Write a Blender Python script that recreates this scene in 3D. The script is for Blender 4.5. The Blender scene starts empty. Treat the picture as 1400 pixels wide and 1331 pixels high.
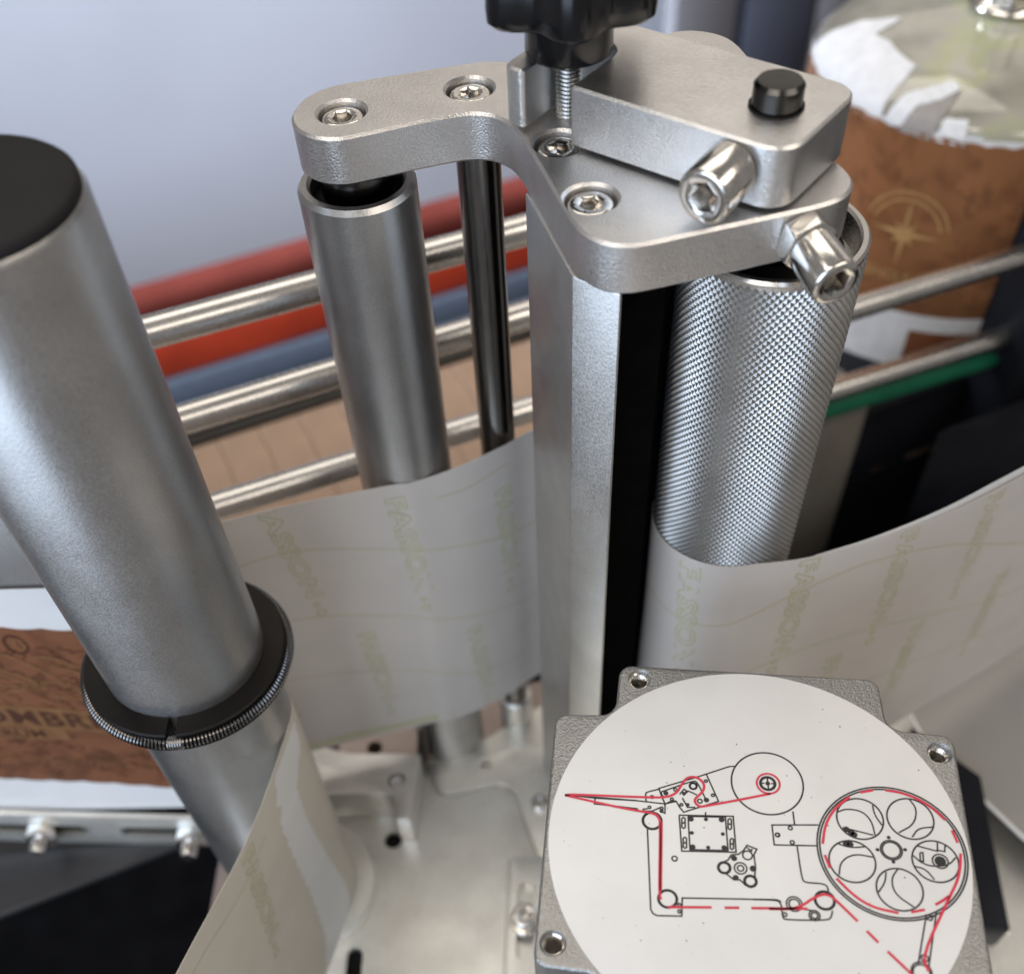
import bpy, bmesh, math, random
from mathutils import Vector, Matrix
random.seed(7)
S = 0.001                                   # everything below is written in millimetres
scene = bpy.context.scene
col = scene.collection
R = math.radians

# ------------------------------------------------------------------ camera
cam_d = bpy.data.cameras.new('camera'); cam = bpy.data.objects.new('camera', cam_d); col.objects.link(cam)
HC = 379.36
down = Vector((71.0, 982.0, 1402.0)).normalized()          # straight down, in lens coordinates (right, down, forward)
up = -down
ax = Vector((1, 0, 0)); ax = (ax - ax.dot(up) * up).normalized()
ay = up.cross(ax)
def cam_to_world(v): return Vector((ax.dot(v), ay.dot(v), up.dot(v)))
cr, cu, cb = cam_to_world(Vector((1, 0, 0))), cam_to_world(Vector((0, -1, 0))), cam_to_world(Vector((0, 0, -1)))
cam.matrix_world = Matrix(((cr.x, cu.x, cb.x, 0), (cr.y, cu.y, cb.y, 0), (cr.z, cu.z, cb.z, HC * S), (0, 0, 0, 1)))
cam_d.sensor_fit = 'HORIZONTAL'; cam_d.sensor_width = 6.85; cam_d.lens = 6.86
cam_d.shift_y = 0.1911
cam_d.clip_start = 0.005; cam_d.clip_end = 20
cam_d.dof.use_dof = True; cam_d.dof.focus_distance = 0.240; cam_d.dof.aperture_fstop = 1.9
scene.camera = cam
scene.render.engine = 'CYCLES'
scene.render.resolution_x = 1024; scene.render.resolution_y = 973

# ------------------------------------------------------------------ light of the workshop
world = bpy.data.worlds.new('World'); scene.world = world; world.use_nodes = True
bg = world.node_tree.nodes['Background']
bg.inputs['Color'].default_value = (0.29, 0.276, 0.266, 1); bg.inputs['Strength'].default_value = 0.68
def area(name, loc, target, size, size_y, power, color):
    d = bpy.data.lights.new(name, 'AREA'); d.shape = 'RECTANGLE'; d.size = size; d.size_y = size_y
    d.energy = power; d.color = color
    o = bpy.data.objects.new(name, d); col.objects.link(o)
    o.location = Vector(loc) * S
    o.rotation_euler = (Vector(target) - Vector(loc)).to_track_quat('-Z', 'Y').to_euler()
    return o
area('window_light', (-1150, -1350, 600), (0, 200, 150), 2.1, 1.6, 37, (0.64, 0.79, 1.0))
area('ceiling_lamp', (-450, -320, 1500), (20, 200, 150), 1.0, 0.3, 4.8, (1.0, 0.93, 0.84))
area('ceiling_lamp.001', (1050, -500, 1450), (20, 200, 150), 1.6, 0.6, 9.5, (1.0, 0.91, 0.80))
area('ceiling_lamp.002', (620, 1750, 1150), (20, 200, 200), 2.2, 0.8, 2.3, (1.0, 0.89, 0.79))
area('bed_fill_light', (-180, 1000, 1750), (0, 220, 50), 1.5, 0.9, 8.2, (1.0, 0.93, 0.83))  # added lamp, put overhead for its reflection in the bed plate
area('wall_fill_light', (-1000, 900, 500), (300, 1500, -250), 1.0, 0.8, 20, (0.80, 0.87, 1.0)).data.spread = R(70)  # added lamp aimed at the wall to brighten it, no doorway modelled
vs = scene.view_settings
vs.view_transform = 'Standard'; vs.look = 'None'; vs.exposure = 0.18; vs.gamma = 1.0; vs.use_curve_mapping = False

# ------------------------------------------------------------------ materials
def nodes_of(name):
    m = bpy.data.materials.new(name); m.use_nodes = True
    nt = m.node_tree; return m, nt, nt.nodes, nt.links, nt.nodes['Principled BSDF']
def noise_tex(nt, scale, detail=3, stretch=(1, 1, 1), rough=0.5):
    N, L = nt.nodes, nt.links
    tc = N.new('ShaderNodeTexCoord'); mp = N.new('ShaderNodeMapping'); mp.inputs['Scale'].default_value = stretch
    n = N.new('ShaderNodeTexNoise'); n.inputs['Scale'].default_value = scale; n.inputs['Detail'].default_value = detail
    n.inputs['Roughness'].default_value = rough
    L.new(tc.outputs['Object'], mp.inputs['Vector']); L.new(mp.outputs['Vector'], n.inputs['Vector'])
    return n
def ramp(nt, src, stops):
    r = nt.nodes.new('ShaderNodeValToRGB'); nt.links.new(src, r.inputs['Fac'])
    e = r.color_ramp.elements
    e[0].position, e[0].color = stops[0][0], (*stops[0][1], 1); e[1].position, e[1].color = stops[-1][0], (*stops[-1][1], 1)
    for p, c in stops[1:-1]:
        x = e.new(p); x.color = (*c, 1)
    return r
def mrange(nt, src, a, b):
    m = nt.nodes.new('ShaderNodeMapRange'); m.inputs['To Min'].default_value = a; m.inputs['To Max'].default_value = b
    nt.links.new(src, m.inputs['Value']); return m.outputs['Result']
def add_bump(nt, b, src, strength, dist):
    bp = nt.nodes.new('ShaderNodeBump'); bp.inputs['Strength'].default_value = strength; bp.inputs['Distance'].default_value = dist
    nt.links.new(src, bp.inputs['Height'])
    prev = b.inputs['Normal'].links
    if prev: nt.links.new(prev[0].from_socket, bp.inputs['Normal'])
    nt.links.new(bp.outputs['Normal'], b.inputs['Normal'])
def metal(name, c, rough, grain=2600, bump=0.3, dist=0.00006, stretch=(1, 1, 1), spread=0.08, vary=0.07, stain=90, metallic=1.0, smudge=0.10, speck=0.86):
    m, nt, N, L, b = nodes_of(name)
    b.inputs['Metallic'].default_value = metallic
    n1 = noise_tex(nt, stain, 4)
    r = ramp(nt, n1.outputs['Fac'], [(0.3, tuple(x * (1 - vary) for x in c)), (0.7, tuple(min(1, x * (1 + vary)) for x in c))])
    n2 = noise_tex(nt, grain, 2, stretch)
    mx = N.new('ShaderNodeMix'); mx.data_type = 'RGBA'; mx.blend_type = 'MULTIPLY'; mx.inputs['Factor'].default_value = 1.0
    sp = ramp(nt, n2.outputs['Fac'], [(0.3, (speck,) * 3), (0.7, (1, 1, 1))])
    L.new(r.outputs['Color'], mx.inputs['A']); L.new(sp.outputs['Color'], mx.inputs['B'])
    L.new(mx.outputs['Result'], b.inputs['Base Color'])
    n3 = noise_tex(nt, 55, 5, (1, 1, 0.6), 0.65)
    mm = N.new('ShaderNodeMath'); mm.operation = 'ADD'
    L.new(mrange(nt, n2.outputs['Fac'], rough - spread, rough + spread), mm.inputs[0]); L.new(mrange(nt, n3.outputs['Fac'], -smudge, smudge), mm.inputs[1])
    L.new(mm.outputs[0], b.inputs['Roughness'])
    if bump: add_bump(nt, b, n2.outputs['Fac'], bump, dist)
    return m
def plain(name, c, rough=0.5, vary=0.1, scale=120, bump=0.0, dist=0.0001, metallic=0.0, coat=0.0, grain=900, spec=0.5):
    m, nt, N, L, b = nodes_of(name)
    n1 = noise_tex(nt, scale, 4)
    r = ramp(nt, n1.outputs['Fac'], [(0.3, tuple(x * (1 - vary) for x in c)), (0.7, tuple(min(1, x * (1 + vary)) for x in c))])
    L.new(r.outputs['Color'], b.inputs['Base Color'])
    b.inputs['Roughness'].default_value = rough; b.inputs['Metallic'].default_value = metallic
    b.inputs['Coat Weight'].default_value = coat; b.inputs['Specular IOR Level'].default_value = spec
    if bump: add_bump(nt, b, noise_tex(nt, grain, 3).outputs['Fac'], bump, dist)
    return m
M = {}
M['blasted'] = metal('blasted_aluminium', (0.74, 0.72, 0.705), 0.38, 2200, 0.55, 0.00020, spread=0.14)
M['milled'] = metal('milled_aluminium', (0.80, 0.785, 0.765), 0.35, 800, 0.55, 0.00016, (1.0, 4.5, 5.0), 0.12)
M['postmetal'] = metal('post_aluminium', (0.62, 0.605, 0.58), 0.38, 1900, 0.25, 0.00015, (1, 1, 0.7), 0.12)
M['anodised'] = metal('anodised_tube', (0.54, 0.53, 0.52), 0.36, 2000, 0.26, 0.00014, (1, 1, 1), 0.10, 0.06)
M['cast'] = metal('die_cast_housing', (0.42, 0.415, 0.405), 0.42, 1900, 0.9, 0.00028, spread=0.1)
M['plate'] = metal('bed_plate', (0.93, 0.905, 0.85), 0.42, 900, 0.3, 0.00014, spread=0.08, vary=0.10, stain=60, metallic=0.88, speck=0.88)
M['steel'] = metal('polished_steel', (0.66, 0.64, 0.615), 0.27, 700, 0.0, 0.00002, (1, 1, 6), 0.03, speck=0.97, smudge=0.06)
M['chrome'] = metal('nickel_screw', (0.78, 0.75, 0.71), 0.16, 1500, 0.10, 0.00003, spread=0.06, vary=0.12, stain=500)
M['knurl'] = metal('knurled_steel', (0.47, 0.455, 0.435), 0.40, 2500, 0.1, 0.00003, spread=0.07)
M['rod'] = metal('black_oxide_rod', (0.07, 0.068, 0.066), 0.20, 900, 0.05, 0.00002, (1, 1, .2), 0.05)
M['rodsteel'] = metal('dark_ground_steel', (0.22, 0.215, 0.21), 0.22, 900, 0.05, 0.00002, (1, 1, .2), 0.05)
M['darkmetal'] = metal('dark_bore', (0.06, 0.055, 0.05), 0.4, 1500, 0.1)
M['brownmetal'] = metal('lower_frame_steel', (0.42, 0.35, 0.32), 0.5, 900, 0.15)
M['blackplastic'] = plain('black_plastic', (0.006, 0.006, 0.007), 0.2, 0.2, 200, 0.12, 0.00004, spec=0.4)
M['capplastic'] = plain('matt_black_cap', (0.012, 0.011, 0.012), 0.7, 0.2, 60, 0.15, 0.00006, spec=0.25)
M['blackbar'] = plain('black_foam', (0.004, 0.004, 0.004), 0.85, 0.2, 200, spec=0.02)
M['ringblack'] = metal('black_anodised_ring', (0.026, 0.024, 0.023), 0.5, 1500, 0.4, 0.00015, spread=0.1)
M['spring'] = metal('spring_wire', (0.24, 0.23, 0.225), 0.22, 900, 0.05)
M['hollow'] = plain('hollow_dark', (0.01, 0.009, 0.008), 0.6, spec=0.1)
M['white_label'] = plain('white_vinyl', (0.72, 0.71, 0.695), 0.30, 0.035, 70, 0.10, 0.00006)
M['ink'] = plain('black_ink', (0.02, 0.02, 0.022), 0.5, 0.1)
M['redink'] = plain('red_ink', (0.62, 0.035, 0.07), 0.5, 0.1)
M['speck'] = plain('dirt_speck', (0.10, 0.085, 0.07), 0.8, 0.2)
M['bluepaint'] = plain('blue_paint', (0.10, 0.12, 0.16), 0.6, spec=0.2)
M['redshade'] = plain('shaded_red_paint', (0.11, 0.024, 0.018), 0.8, 0.2, 8, spec=0.05)  # beam red with the shade on its top put into the colour
M['redpaint'] = plain('red_paint', (0.42, 0.042, 0.016), 0.7, 0.3, 8, spec=0.2)
M['slat'] = plain('tan_plastic', (0.32, 0.21, 0.14), 0.5, 0.08, 60, 0.1, 0.0001)
M['green'] = plain('green_plastic', (0.008, 0.12, 0.066), 0.55, 0.2, 40, spec=0.3)
M['black_frame'] = plain('black_powder_coat', (0.010, 0.011, 0.015), 0.45, 0.2, 60, 0.2, 0.0001, spec=0.15)
M['charcoal'] = plain('charcoal_sheet', (0.035, 0.034, 0.036), 0.4, 0.15, 40, spec=0.4)
M['floor'] = plain('dark_floor', (0.005, 0.005, 0.006), 0.6, 0.4, 20, spec=0.05)
M['wall'] = plain('grey_panel', (0.46, 0.485, 0.54), 0.55, 0.05, 4)
M['post_grey'] = plain('grey_enamel', (0.14, 0.14, 0.15), 0.5, 0.1, 10)
M['post_navy'] = plain('navy_enamel', (0.05, 0.058, 0.08), 0.5, 0.1, 10)
M['dullblock'] = plain('dull_grey_paint', (0.19, 0.175, 0.15), 0.6, 0.15, 40, spec=0.3)
M['greyweb'] = plain('grey_web', (0.30, 0.285, 0.27), 0.5, 0.05, 30)
M['scrap'] = plain('white_scrap_paper', (0.70, 0.70, 0.71), 0.6, 0.08, 150, 0.2, 0.0002)
M['scrapshade'] = plain('shaded_scrap_paper', (0.30, 0.275, 0.255), 0.6, 0.1, 300, 0.3, 0.0002)  # darker copy of the white scrap, shade of the fold in its colour
def paper_mat(name, c, trans=0.15):
    m, nt, N, L, b = nodes_of(name)
    n1 = noise_tex(nt, 30, 4, (1, 1, 2)); n2 = noise_tex(nt, 700, 3)
    r = ramp(nt, n1.outputs['Fac'], [(0.25, tuple(x * 0.95 for x in c)), (0.75, tuple(x * 1.04 for x in c))])
    L.new(r.outputs['Color'], b.inputs['Base Color']); b.inputs['Roughness'].default_value = 0.36
    b.inputs['Specular IOR Level'].default_value = 0.5
    add_bump(nt, b, n2.outputs['Fac'], 0.12, 0.00006); add_bump(nt, b, noise_tex(nt, 22, 2).outputs['Fac'], 0.35, 0.0015)
    t = N.new('ShaderNodeBsdfTranslucent'); L.new(r.outputs['Color'], t.inputs['Color'])
    mx = N.new('ShaderNodeMixShader'); mx.inputs['Fac'].default_value = trans
    out = N['Material Output']
    L.new(b.outputs['BSDF'], mx.inputs[1]); L.new(t.outputs['BSDF'], mx.inputs[2]); L.new(mx.outputs['Shader'], out.inputs['Surface'])
    return m
M['paper'] = paper_mat('liner_paper', (0.69, 0.64, 0.595))
M['paperwarm'] = paper_mat('front_liner_paper', (0.70, 0.645, 0.55), 0.1)
M['paperwhite'] = paper_mat('white_liner', (0.86, 0.85, 0.84), 0.1)
M['print'] = plain('olive_print', (0.53, 0.515, 0.335), 0.5, 0.05)
def copper_mat(name, dark, mid, light):
    m, nt, N, L, b = nodes_of(name)
    tc = N.new('ShaderNodeTexCoord')
    n0 = N.new('ShaderNodeTexNoise'); n0.inputs['Scale'].default_value = 28; n0.inputs['Detail'].default_value = 4; n0.inputs['Distortion'].default_value = 2.2
    L.new(tc.outputs['Object'], n0.inputs['Vector'])
    r = ramp(nt, n0.outputs['Fac'], [(0.32, dark), (0.5, mid), (0.66, mid), (0.78, light)])
    L.new(r.outputs['Color'], b.inputs['Base Color'])
    b.inputs['Metallic'].default_value = 0.45; b.inputs['Roughness'].default_value = 0.42
    add_bump(nt, b, n0.outputs['Fac'], 0.4, 0.0015)
    return m
M['copper'] = copper_mat('copper_label_print', (0.20, 0.08, 0.04), (0.31, 0.125, 0.062), (0.36, 0.15, 0.078))
M['copperbottle'] = copper_mat('bottle_label_print', (0.25, 0.105, 0.045), (0.38, 0.165, 0.07), (0.44, 0.205, 0.09))
M['copperplain'] = plain('copper_label', (0.30, 0.11, 0.05), 0.42, 0.06, 20, metallic=0.45)
M['copperink'] = plain('dark_copper_ink', (0.10, 0.036, 0.02), 0.5, 0.2, metallic=0.3)
M['scrollink'] = plain('soft_brown_ink', (0.24, 0.11, 0.052), 0.5, 0.15, metallic=0.3)
M['palegold'] = plain('pale_gold_foil', (0.66, 0.40, 0.17), 0.4, 0.2, 150, metallic=0.4)
M['gold'] = plain('gold_foil', (0.42, 0.215, 0.10), 0.42, 0.2, 200, metallic=0.7)
def bottle_mat():
    m, nt, N, L, b = nodes_of('murky_clear_plastic')
    n0 = noise_tex(nt, 22, 3, (1, 1, 1.4))
    r = ramp(nt, n0.outputs['Fac'], [(0.30, (0.22, 0.20, 0.16)), (0.50, (0.46, 0.44, 0.36)), (0.60, (0.50, 0.51, 0.30)), (0.66, (0.54, 0.52, 0.44)), (0.74, (0.72, 0.70, 0.64))])
    L.new(r.outputs['Color'], b.inputs['Base Color'])
    b.inputs['Roughness'].default_value = 0.04; b.inputs['Transmission Weight'].default_value = 0.25
    b.inputs['IOR'].default_value = 1.46; b.inputs['Coat Weight'].default_value = 1.0; b.inputs['Coat Roughness'].default_value = 0.03
    add_bump(nt, b, noise_tex(nt, 35, 2).outputs['Fac'], 0.25, 0.002)
    return m
M['bottle'] = bottle_mat()

# ------------------------------------------------------------------ mesh helpers
ROOT = {}
class MB:
    def __init__(s): s.v, s.f = [], []
    def add(s, vs, fs):
        k = len(s.v); s.v += [tuple(p) for p in vs]; s.f += [tuple(i + k for i in f) for f in fs]; return s
    def prism(s, out, z0, z1):
        n = len(out)
        if sum(out[i][0] * out[(i + 1) % n][1] - out[(i + 1) % n][0] * out[i][1] for i in range(n)) < 0: out = out[::-1]
        vs = [(x, y, z0) for x, y in out] + [(x, y, z1) for x, y in out]
        fs = [tuple(range(n))[::-1], tuple(range(n, 2 * n))] + [(i, (i + 1) % n, n + (i + 1) % n, n + i) for i in range(n)]
        return s.add(vs, fs)
    def box(s, x0, x1, y0, y1, z0, z1): return s.prism([(x0, y0), (x1, y0), (x1, y1), (x0, y1)], z0, z1)
    def lathe(s, prof, c=(0, 0), seg=64, closed=False, top=True):
        n = len(prof); vs = []
        for i in range(seg):
            a = 2 * math.pi * i / seg
            vs += [(c[0] + r * math.cos(a), c[1] + r * math.sin(a), z) for r, z in prof]
        fs = []
        for i in range(seg):
            j = (i + 1) % seg
            for k in range(n if closed else n - 1):
                l = (k + 1) % n
                fs.append((i * n + k, j * n + k, j * n + l, i * n + l))
        if not closed:
            if prof[0][0] > 0: fs.append(tuple(i * n for i in range(seg))[::-1])
            if prof[-1][0] > 0 and top: fs.append(tuple(i * n + n - 1 for i in range(seg)))
        return s.add(vs, fs)
    def tube(s, path, r, seg=10, caps=True):
        P = [Vector(p) for p in path]; n = len(P); vs = []; fs = []
        prev = None
        for i in range(n):
            t = (P[min(i + 1, n - 1)] - P[max(i - 1, 0)]).normalized()
            if prev is None:
                prev = t.orthogonal().normalized()
            prev = (prev - prev.dot(t) * t).normalized(); bq = t.cross(prev)
            vs += [P[i] + r * (math.cos(2 * math.pi * k / seg) * prev + math.sin(2 * math.pi * k / seg) * bq) for k in range(seg)]
        for i in range(n - 1):
            for k in range(seg):
                l = (k + 1) % seg
                fs.append((i * seg + k, i * seg + l, (i + 1) * seg + l, (i + 1) * seg + k))
        if caps: fs += [tuple(range(seg))[::-1], tuple((n - 1) * seg + k for k in range(seg))]
        return s.add(vs, fs)
    def xform(s, mat):
        s.v = [tuple(mat @ Vector(p)) for p in s.v]; return s

def thing(name, label, cat, loc, group=None):
    o = bpy.data.objects.new(name, None); o.empty_display_size = 0.01; col.objects.link(o)
    o.location = Vector(loc) * S; o['label'] = label; o['category'] = cat
    if group: o['group'] = group
    ROOT[o.name] = Vector(loc); return o
def finish(me, smooth, bev, weld=False):
    bm = bmesh.new(); bm.from_mesh(me)
    if weld: bmesh.ops.remove_doubles(bm, verts=bm.verts, dist=1e-7)
    if bev:
        es = [e for e in bm.edges if len(e.link_faces) == 2 and e.calc_face_angle(0) > R(bev[2] if len(bev) > 2 else 40)]
        bmesh.ops.bevel(bm, geom=es, offset=bev[0] * S, segments=bev[1], profile=0.5, affect='EDGES', clamp_overlap=True)
    bmesh.ops.recalc_face_normals(bm, faces=bm.faces)
    bm.to_mesh(me); bm.free()
    if smooth:
        for p in me.polygons: p.use_smooth = True
        me.set_sharp_from_angle(angle=R(smooth))
def obj(name, mb, mat, parent=None, loc=None, smooth=35, bev=None, weld=False):
    base = Vector((0, 0, 0))
    if parent is not None: base = ROOT[parent.name]
    elif loc is not None: base = Vector(loc)
    me = bpy.data.meshes.new(name)
    me.from_pydata([((x - base.x) * S, (y - base.y) * S, (z - base.z) * S) for x, y, z in mb.v], [], mb.f)
    me.validate(); finish(me, smooth, bev, weld)
    me.materials.append(M[mat])
    o = bpy.data.objects.new(name, me); col.objects.link(o)
    if parent is not None: o.parent = parent
    else: o.location = base * S
    ROOT[o.name] = base
    return o
def tag(o, label=None, cat=None, group=None, kind=None):
    if label: o['label'] = label
    if cat: o['category'] = cat
    if group: o['group'] = group
    if kind: o['kind'] = kind
    return o
def cut(o, cutters, smooth=35):
    """cutters: MB solids in world mm, drilled out of o"""
    tmp = []
    for mb in cutters:
        base = ROOT[o.name]
        me = bpy.data.meshes.new('cutter')
        me.from_pydata([((x - base.x) * S * 100, (y - base.y) * S * 100, (z - base.z) * S * 100) for x, y, z in mb.v], [], mb.f)
        finish(me, 0, None)
        c = bpy.data.objects.new('cutter', me); tmp.append(c)
    bmm = bpy.data.meshes.new('work'); 
    src = o.data.copy()
    src.transform(Matrix.Scale(100, 4))
    w = bpy.data.objects.new('work', src); col.objects.link(w)
    for c in tmp:
        col.objects.link(c)
        md = w.modifiers.new('b', 'BOOLEAN'); md.object = c; md.operation = 'DIFFERENCE'; md.solver = 'EXACT'
    dg = bpy.context.evaluated_depsgraph_get(); dg.update()
    me = bpy.data.meshes.new_from_object(w.evaluated_get(dg))
    me.transform(Matrix.Scale(0.01, 4))
    mats = list(o.data.materials); o.data = me
    me.materials.clear()
    for m_ in mats: me.materials.append(m_)
    for p in me.polygons: p.use_smooth = bool(smooth); p.material_index = 0
    if smooth: me.set_sharp_from_angle(angle=R(smooth))
    for c in tmp + [w]: bpy.data.objects.remove(c)
    return o
def chaikin(pts, n=2, closed=True):
    for _ in range(n):
        q = []
        m = len(pts)
        rng = range(m) if closed else range(m - 1)
        if not closed: q.append(pts[0])
        for i in rng:
            a, b = pts[i], pts[(i + 1) % m]
            q += [tuple(0.75 * u + 0.25 * v for u, v in zip(a, b)), tuple(0.25 * u + 0.75 * v for u, v in zip(a, b))]
        if not closed: q.append(pts[-1])
        pts = q
    return pts
def round_poly(pts, rad, seg=6):
    """rounded corners; rad may be a list"""
    n = len(pts); out = []
    for i in range(n):
        p, a, b = Vector(pts[i]), Vector(pts[i - 1]), Vector(pts[(i + 1) % n])
        r = rad[i] if isinstance(rad, (list, tuple)) else rad
        if r <= 0: out.append(tuple(p)); continue
        u, v = (a - p).normalized(), (b - p).normalized()
        ang = u.angle(v); d = r / math.tan(ang / 2)
        d = min(d, 0.49 * (a - p).length, 0.49 * (b - p).length); r2 = d * math.tan(ang / 2)
        c = p + (u + v).normalized() * (r2 / math.sin(ang / 2))
        s, e = p + u * d - c, p + v * d - c
        a0 = math.atan2(s.y, s.x); da = (math.atan2(e.y, e.x) - a0 + math.pi) % (2 * math.pi) - math.pi
        out += [(c.x + r2 * math.cos(a0 + da * k / seg), c.y + r2 * math.sin(a0 + da * k / seg)) for k in range(seg + 1)]
    return out
def circle_pts(c, r, n=40, a0=0): return [(c[0] + r * math.cos(a0 + 2 * math.pi * i / n), c[1] + r * math.sin(a0 + 2 * math.pi * i / n)) for i in range(n)]
def cyl(c, r, z0, z1, n=40): return MB().prism(circle_pts(c, r, n), z0, z1)

def screw_head(r, h, hexr, depth, chamf=0.5, dome=0.0, n=36):
    """socket head, axis +z, top at z = 0"""
    mb = MB(); rings = []
    def ring(fn): rings.append([fn(2 * math.pi * i / n) for i in range(n)])
    def hexpt(rr):
        def f(a):
            k = (a % (math.pi / 3)) - math.pi / 6
            q = rr * math.cos(math.pi / 6) / math.cos(k); return q
        return f
    ring(lambda a: (r * math.cos(a), r * math.sin(a), -h))
    ring(lambda a: (r * math.cos(a), r * math.sin(a), -chamf))
    ring(lambda a: ((r - chamf * .4) * math.cos(a), (r - chamf * .4) * math.sin(a), -chamf * .35))
    ring(lambda a: ((r - chamf) * math.cos(a), (r - chamf) * math.sin(a), 0))
    hp, hi = hexpt(hexr * 1.16), hexpt(hexr)
    rr2 = hexr * 1.15
    ring(lambda a: (rr2 * math.cos(a), rr2 * math.sin(a), 0))
    ring(lambda a: (hi(a) * math.cos(a), hi(a) * math.sin(a), -0.35))
    ring(lambda a: (hi(a) * math.cos(a), hi(a) * math.sin(a), -depth))
    vs = [p for q in rings for p in q] + [(0, 0, -depth - hexr * 0.35)]
    fs = []
    for k in range(len(rings) - 1):
        for i in range(n):
            j = (i + 1) % n; fs.append((k * n + i, k * n + j, (k + 1) * n + j, (k + 1) * n + i))
    c = len(vs) - 1; k = (len(rings) - 1) * n
    fs += [(k + i, k + (i + 1) % n, c) for i in range(n)]
    fs.append(tuple(range(n))[::-1])
    return mb.add(vs, fs)
def orient(mb, loc, axis, spin=0):
    q = Vector(axis).normalized().to_track_quat('Z', 'Y').to_matrix().to_4x4()
    return mb.xform(Matrix.Translation(Vector(loc)) @ q @ Matrix.Rotation(spin, 4, 'Z'))

# strips of paper standing on edge: path in plan, z range
def resample(path, step=1.0):
    P = [Vector(p) for p in path]; n = len(P); out = []
    for i in range(n - 1):
        p0 = P[max(i - 1, 0)]; p1 = P[i]; p2 = P[i + 1]; p3 = P[min(i + 2, n - 1)]
        k = max(1, int((p2 - p1).length / step))
        for j in range(k):
            t = j / k
            out.append(0.5 * ((2 * p1) + (p2 - p0) * t + (2 * p0 - 5 * p1 + 4 * p2 - p3) * t * t + (3 * p1 - p0 - 3 * p2 + p3) * t ** 3))
    out.append(P[-1]); return out
class Strip:
    def __init__(s, path, wob=0.0):
        s.p = resample(path); s.u = [0.0]; s.wob = wob
        for a, b in zip(s.p[:-1], s.p[1:]): s.u.append(s.u[-1] + (b - a).length)
    def at(s, u, z, off=0.0):
        u = max(0.0, min(u, s.u[-1] - 1e-6)); lo, hi = 0, len(s.u) - 1
        while hi - lo > 1:
            m = (lo + hi) // 2
            if s.u[m] <= u: lo = m
            else: hi = m
        t = (u - s.u[lo]) / (s.u[hi] - s.u[lo]); p = s.p[lo].lerp(s.p[hi], t); d = (s.p[hi] - s.p[lo]).normalized()
        nn = Vector((d.y, -d.x))                       # to the right of travel = towards the viewer for left-to-right paths
        w = s.wob * (math.sin(u * 0.11 + z * 0.04) + 0.6 * math.sin(u * 0.05 - z * 0.07 + 1))
        q = p + nn * (off + w); return (q.x, q.y, z)
    def sheet(s, z0, z1, thick=0.14, nz=14, du=1.5, u0=0.0, u1=None, edge=None):
        u1 = s.u[-1] if u1 is None else u1; n = max(2, int((u1 - u0) / du)); mb = MB(); vs = []
        for side in (0, 1):
            for i in range(n + 1):
                u = u0 + (u1 - u0) * i / n
                e = edge(u) if edge else (0, 0)
                for k in range(nz + 1):
                    vs.append(s.at(u, (z0 + e[0]) + (z1 + e[1] - z0 - e[0]) * k / nz, -thick * side))
        m = nz + 1; F = (n + 1) * m; fs = []
        for i in range(n):
            for k in range(nz):
                a, b, c, d = i * m + k, (i + 1) * m + k, (i + 1) * m + k + 1, i * m + k + 1
                fs += [(a, b, c, d), (F + d, F + c, F + b, F + a)]
            for k in (0, nz):
                fs.append((i * m + k, (i + 1) * m + k, F + (i + 1) * m + k, F + i * m + k))
        for k in range(nz):
            for i in (0, n): fs.append((i * m + k, i * m + k + 1, F + i * m + k + 1, F + i * m + k))
        return mb.add(vs, fs)
    def ribbon(s, pts, w, off=0.06):
        """a printed line through (u, z) points"""
        mb = MB()
        for (u0, z0), (u1, z1) in zip(pts[:-1], pts[1:]):
            L = math.hypot(u1 - u0, z1 - z0)
            if L < 1e-6: continue
            nu, nz = -(z1 - z0) / L * w / 2, (u1 - u0) / L * w / 2
            mb.add([s.at(u0 - nu, z0 - nz, off), s.at(u1 - nu, z1 - nz, off), s.at(u1 + nu, z1 + nz, off), s.at(u0 + nu, z0 + nz, off)], [(0, 1, 2, 3)])
        return mb
def text_edges(txt, size, bold=0.0, space=1.0):
    """outline edges and filled polygons of a text, in text units"""
    cu_ = bpy.data.curves.new('t', 'FONT'); cu_.body = txt; cu_.size = size; cu_.offset = bold; cu_.resolution_u = 3; cu_.space_character = space
    to = bpy.data.objects.new('t', cu_); col.objects.link(to)
    dg = bpy.context.evaluated_depsgraph_get()
    me = bpy.data.meshes.new_from_object(to.evaluated_get(dg))
    bm = bmesh.new(); bm.from_mesh(me); bmesh.ops.remove_doubles(bm, verts=bm.verts, dist=size * 1e-4)
    es = [[(v.co.x, v.co.y) for v in e.verts] for e in bm.edges if len(e.link_faces) == 1]
    vs = [(v.co.x, v.co.y) for v in bm.verts]; bm.verts.index_update(); fs = [tuple(v.index for v in f.verts) for f in bm.faces]
    bm.free(); bpy.data.objects.remove(to)
    return es, vs, fs

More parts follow.
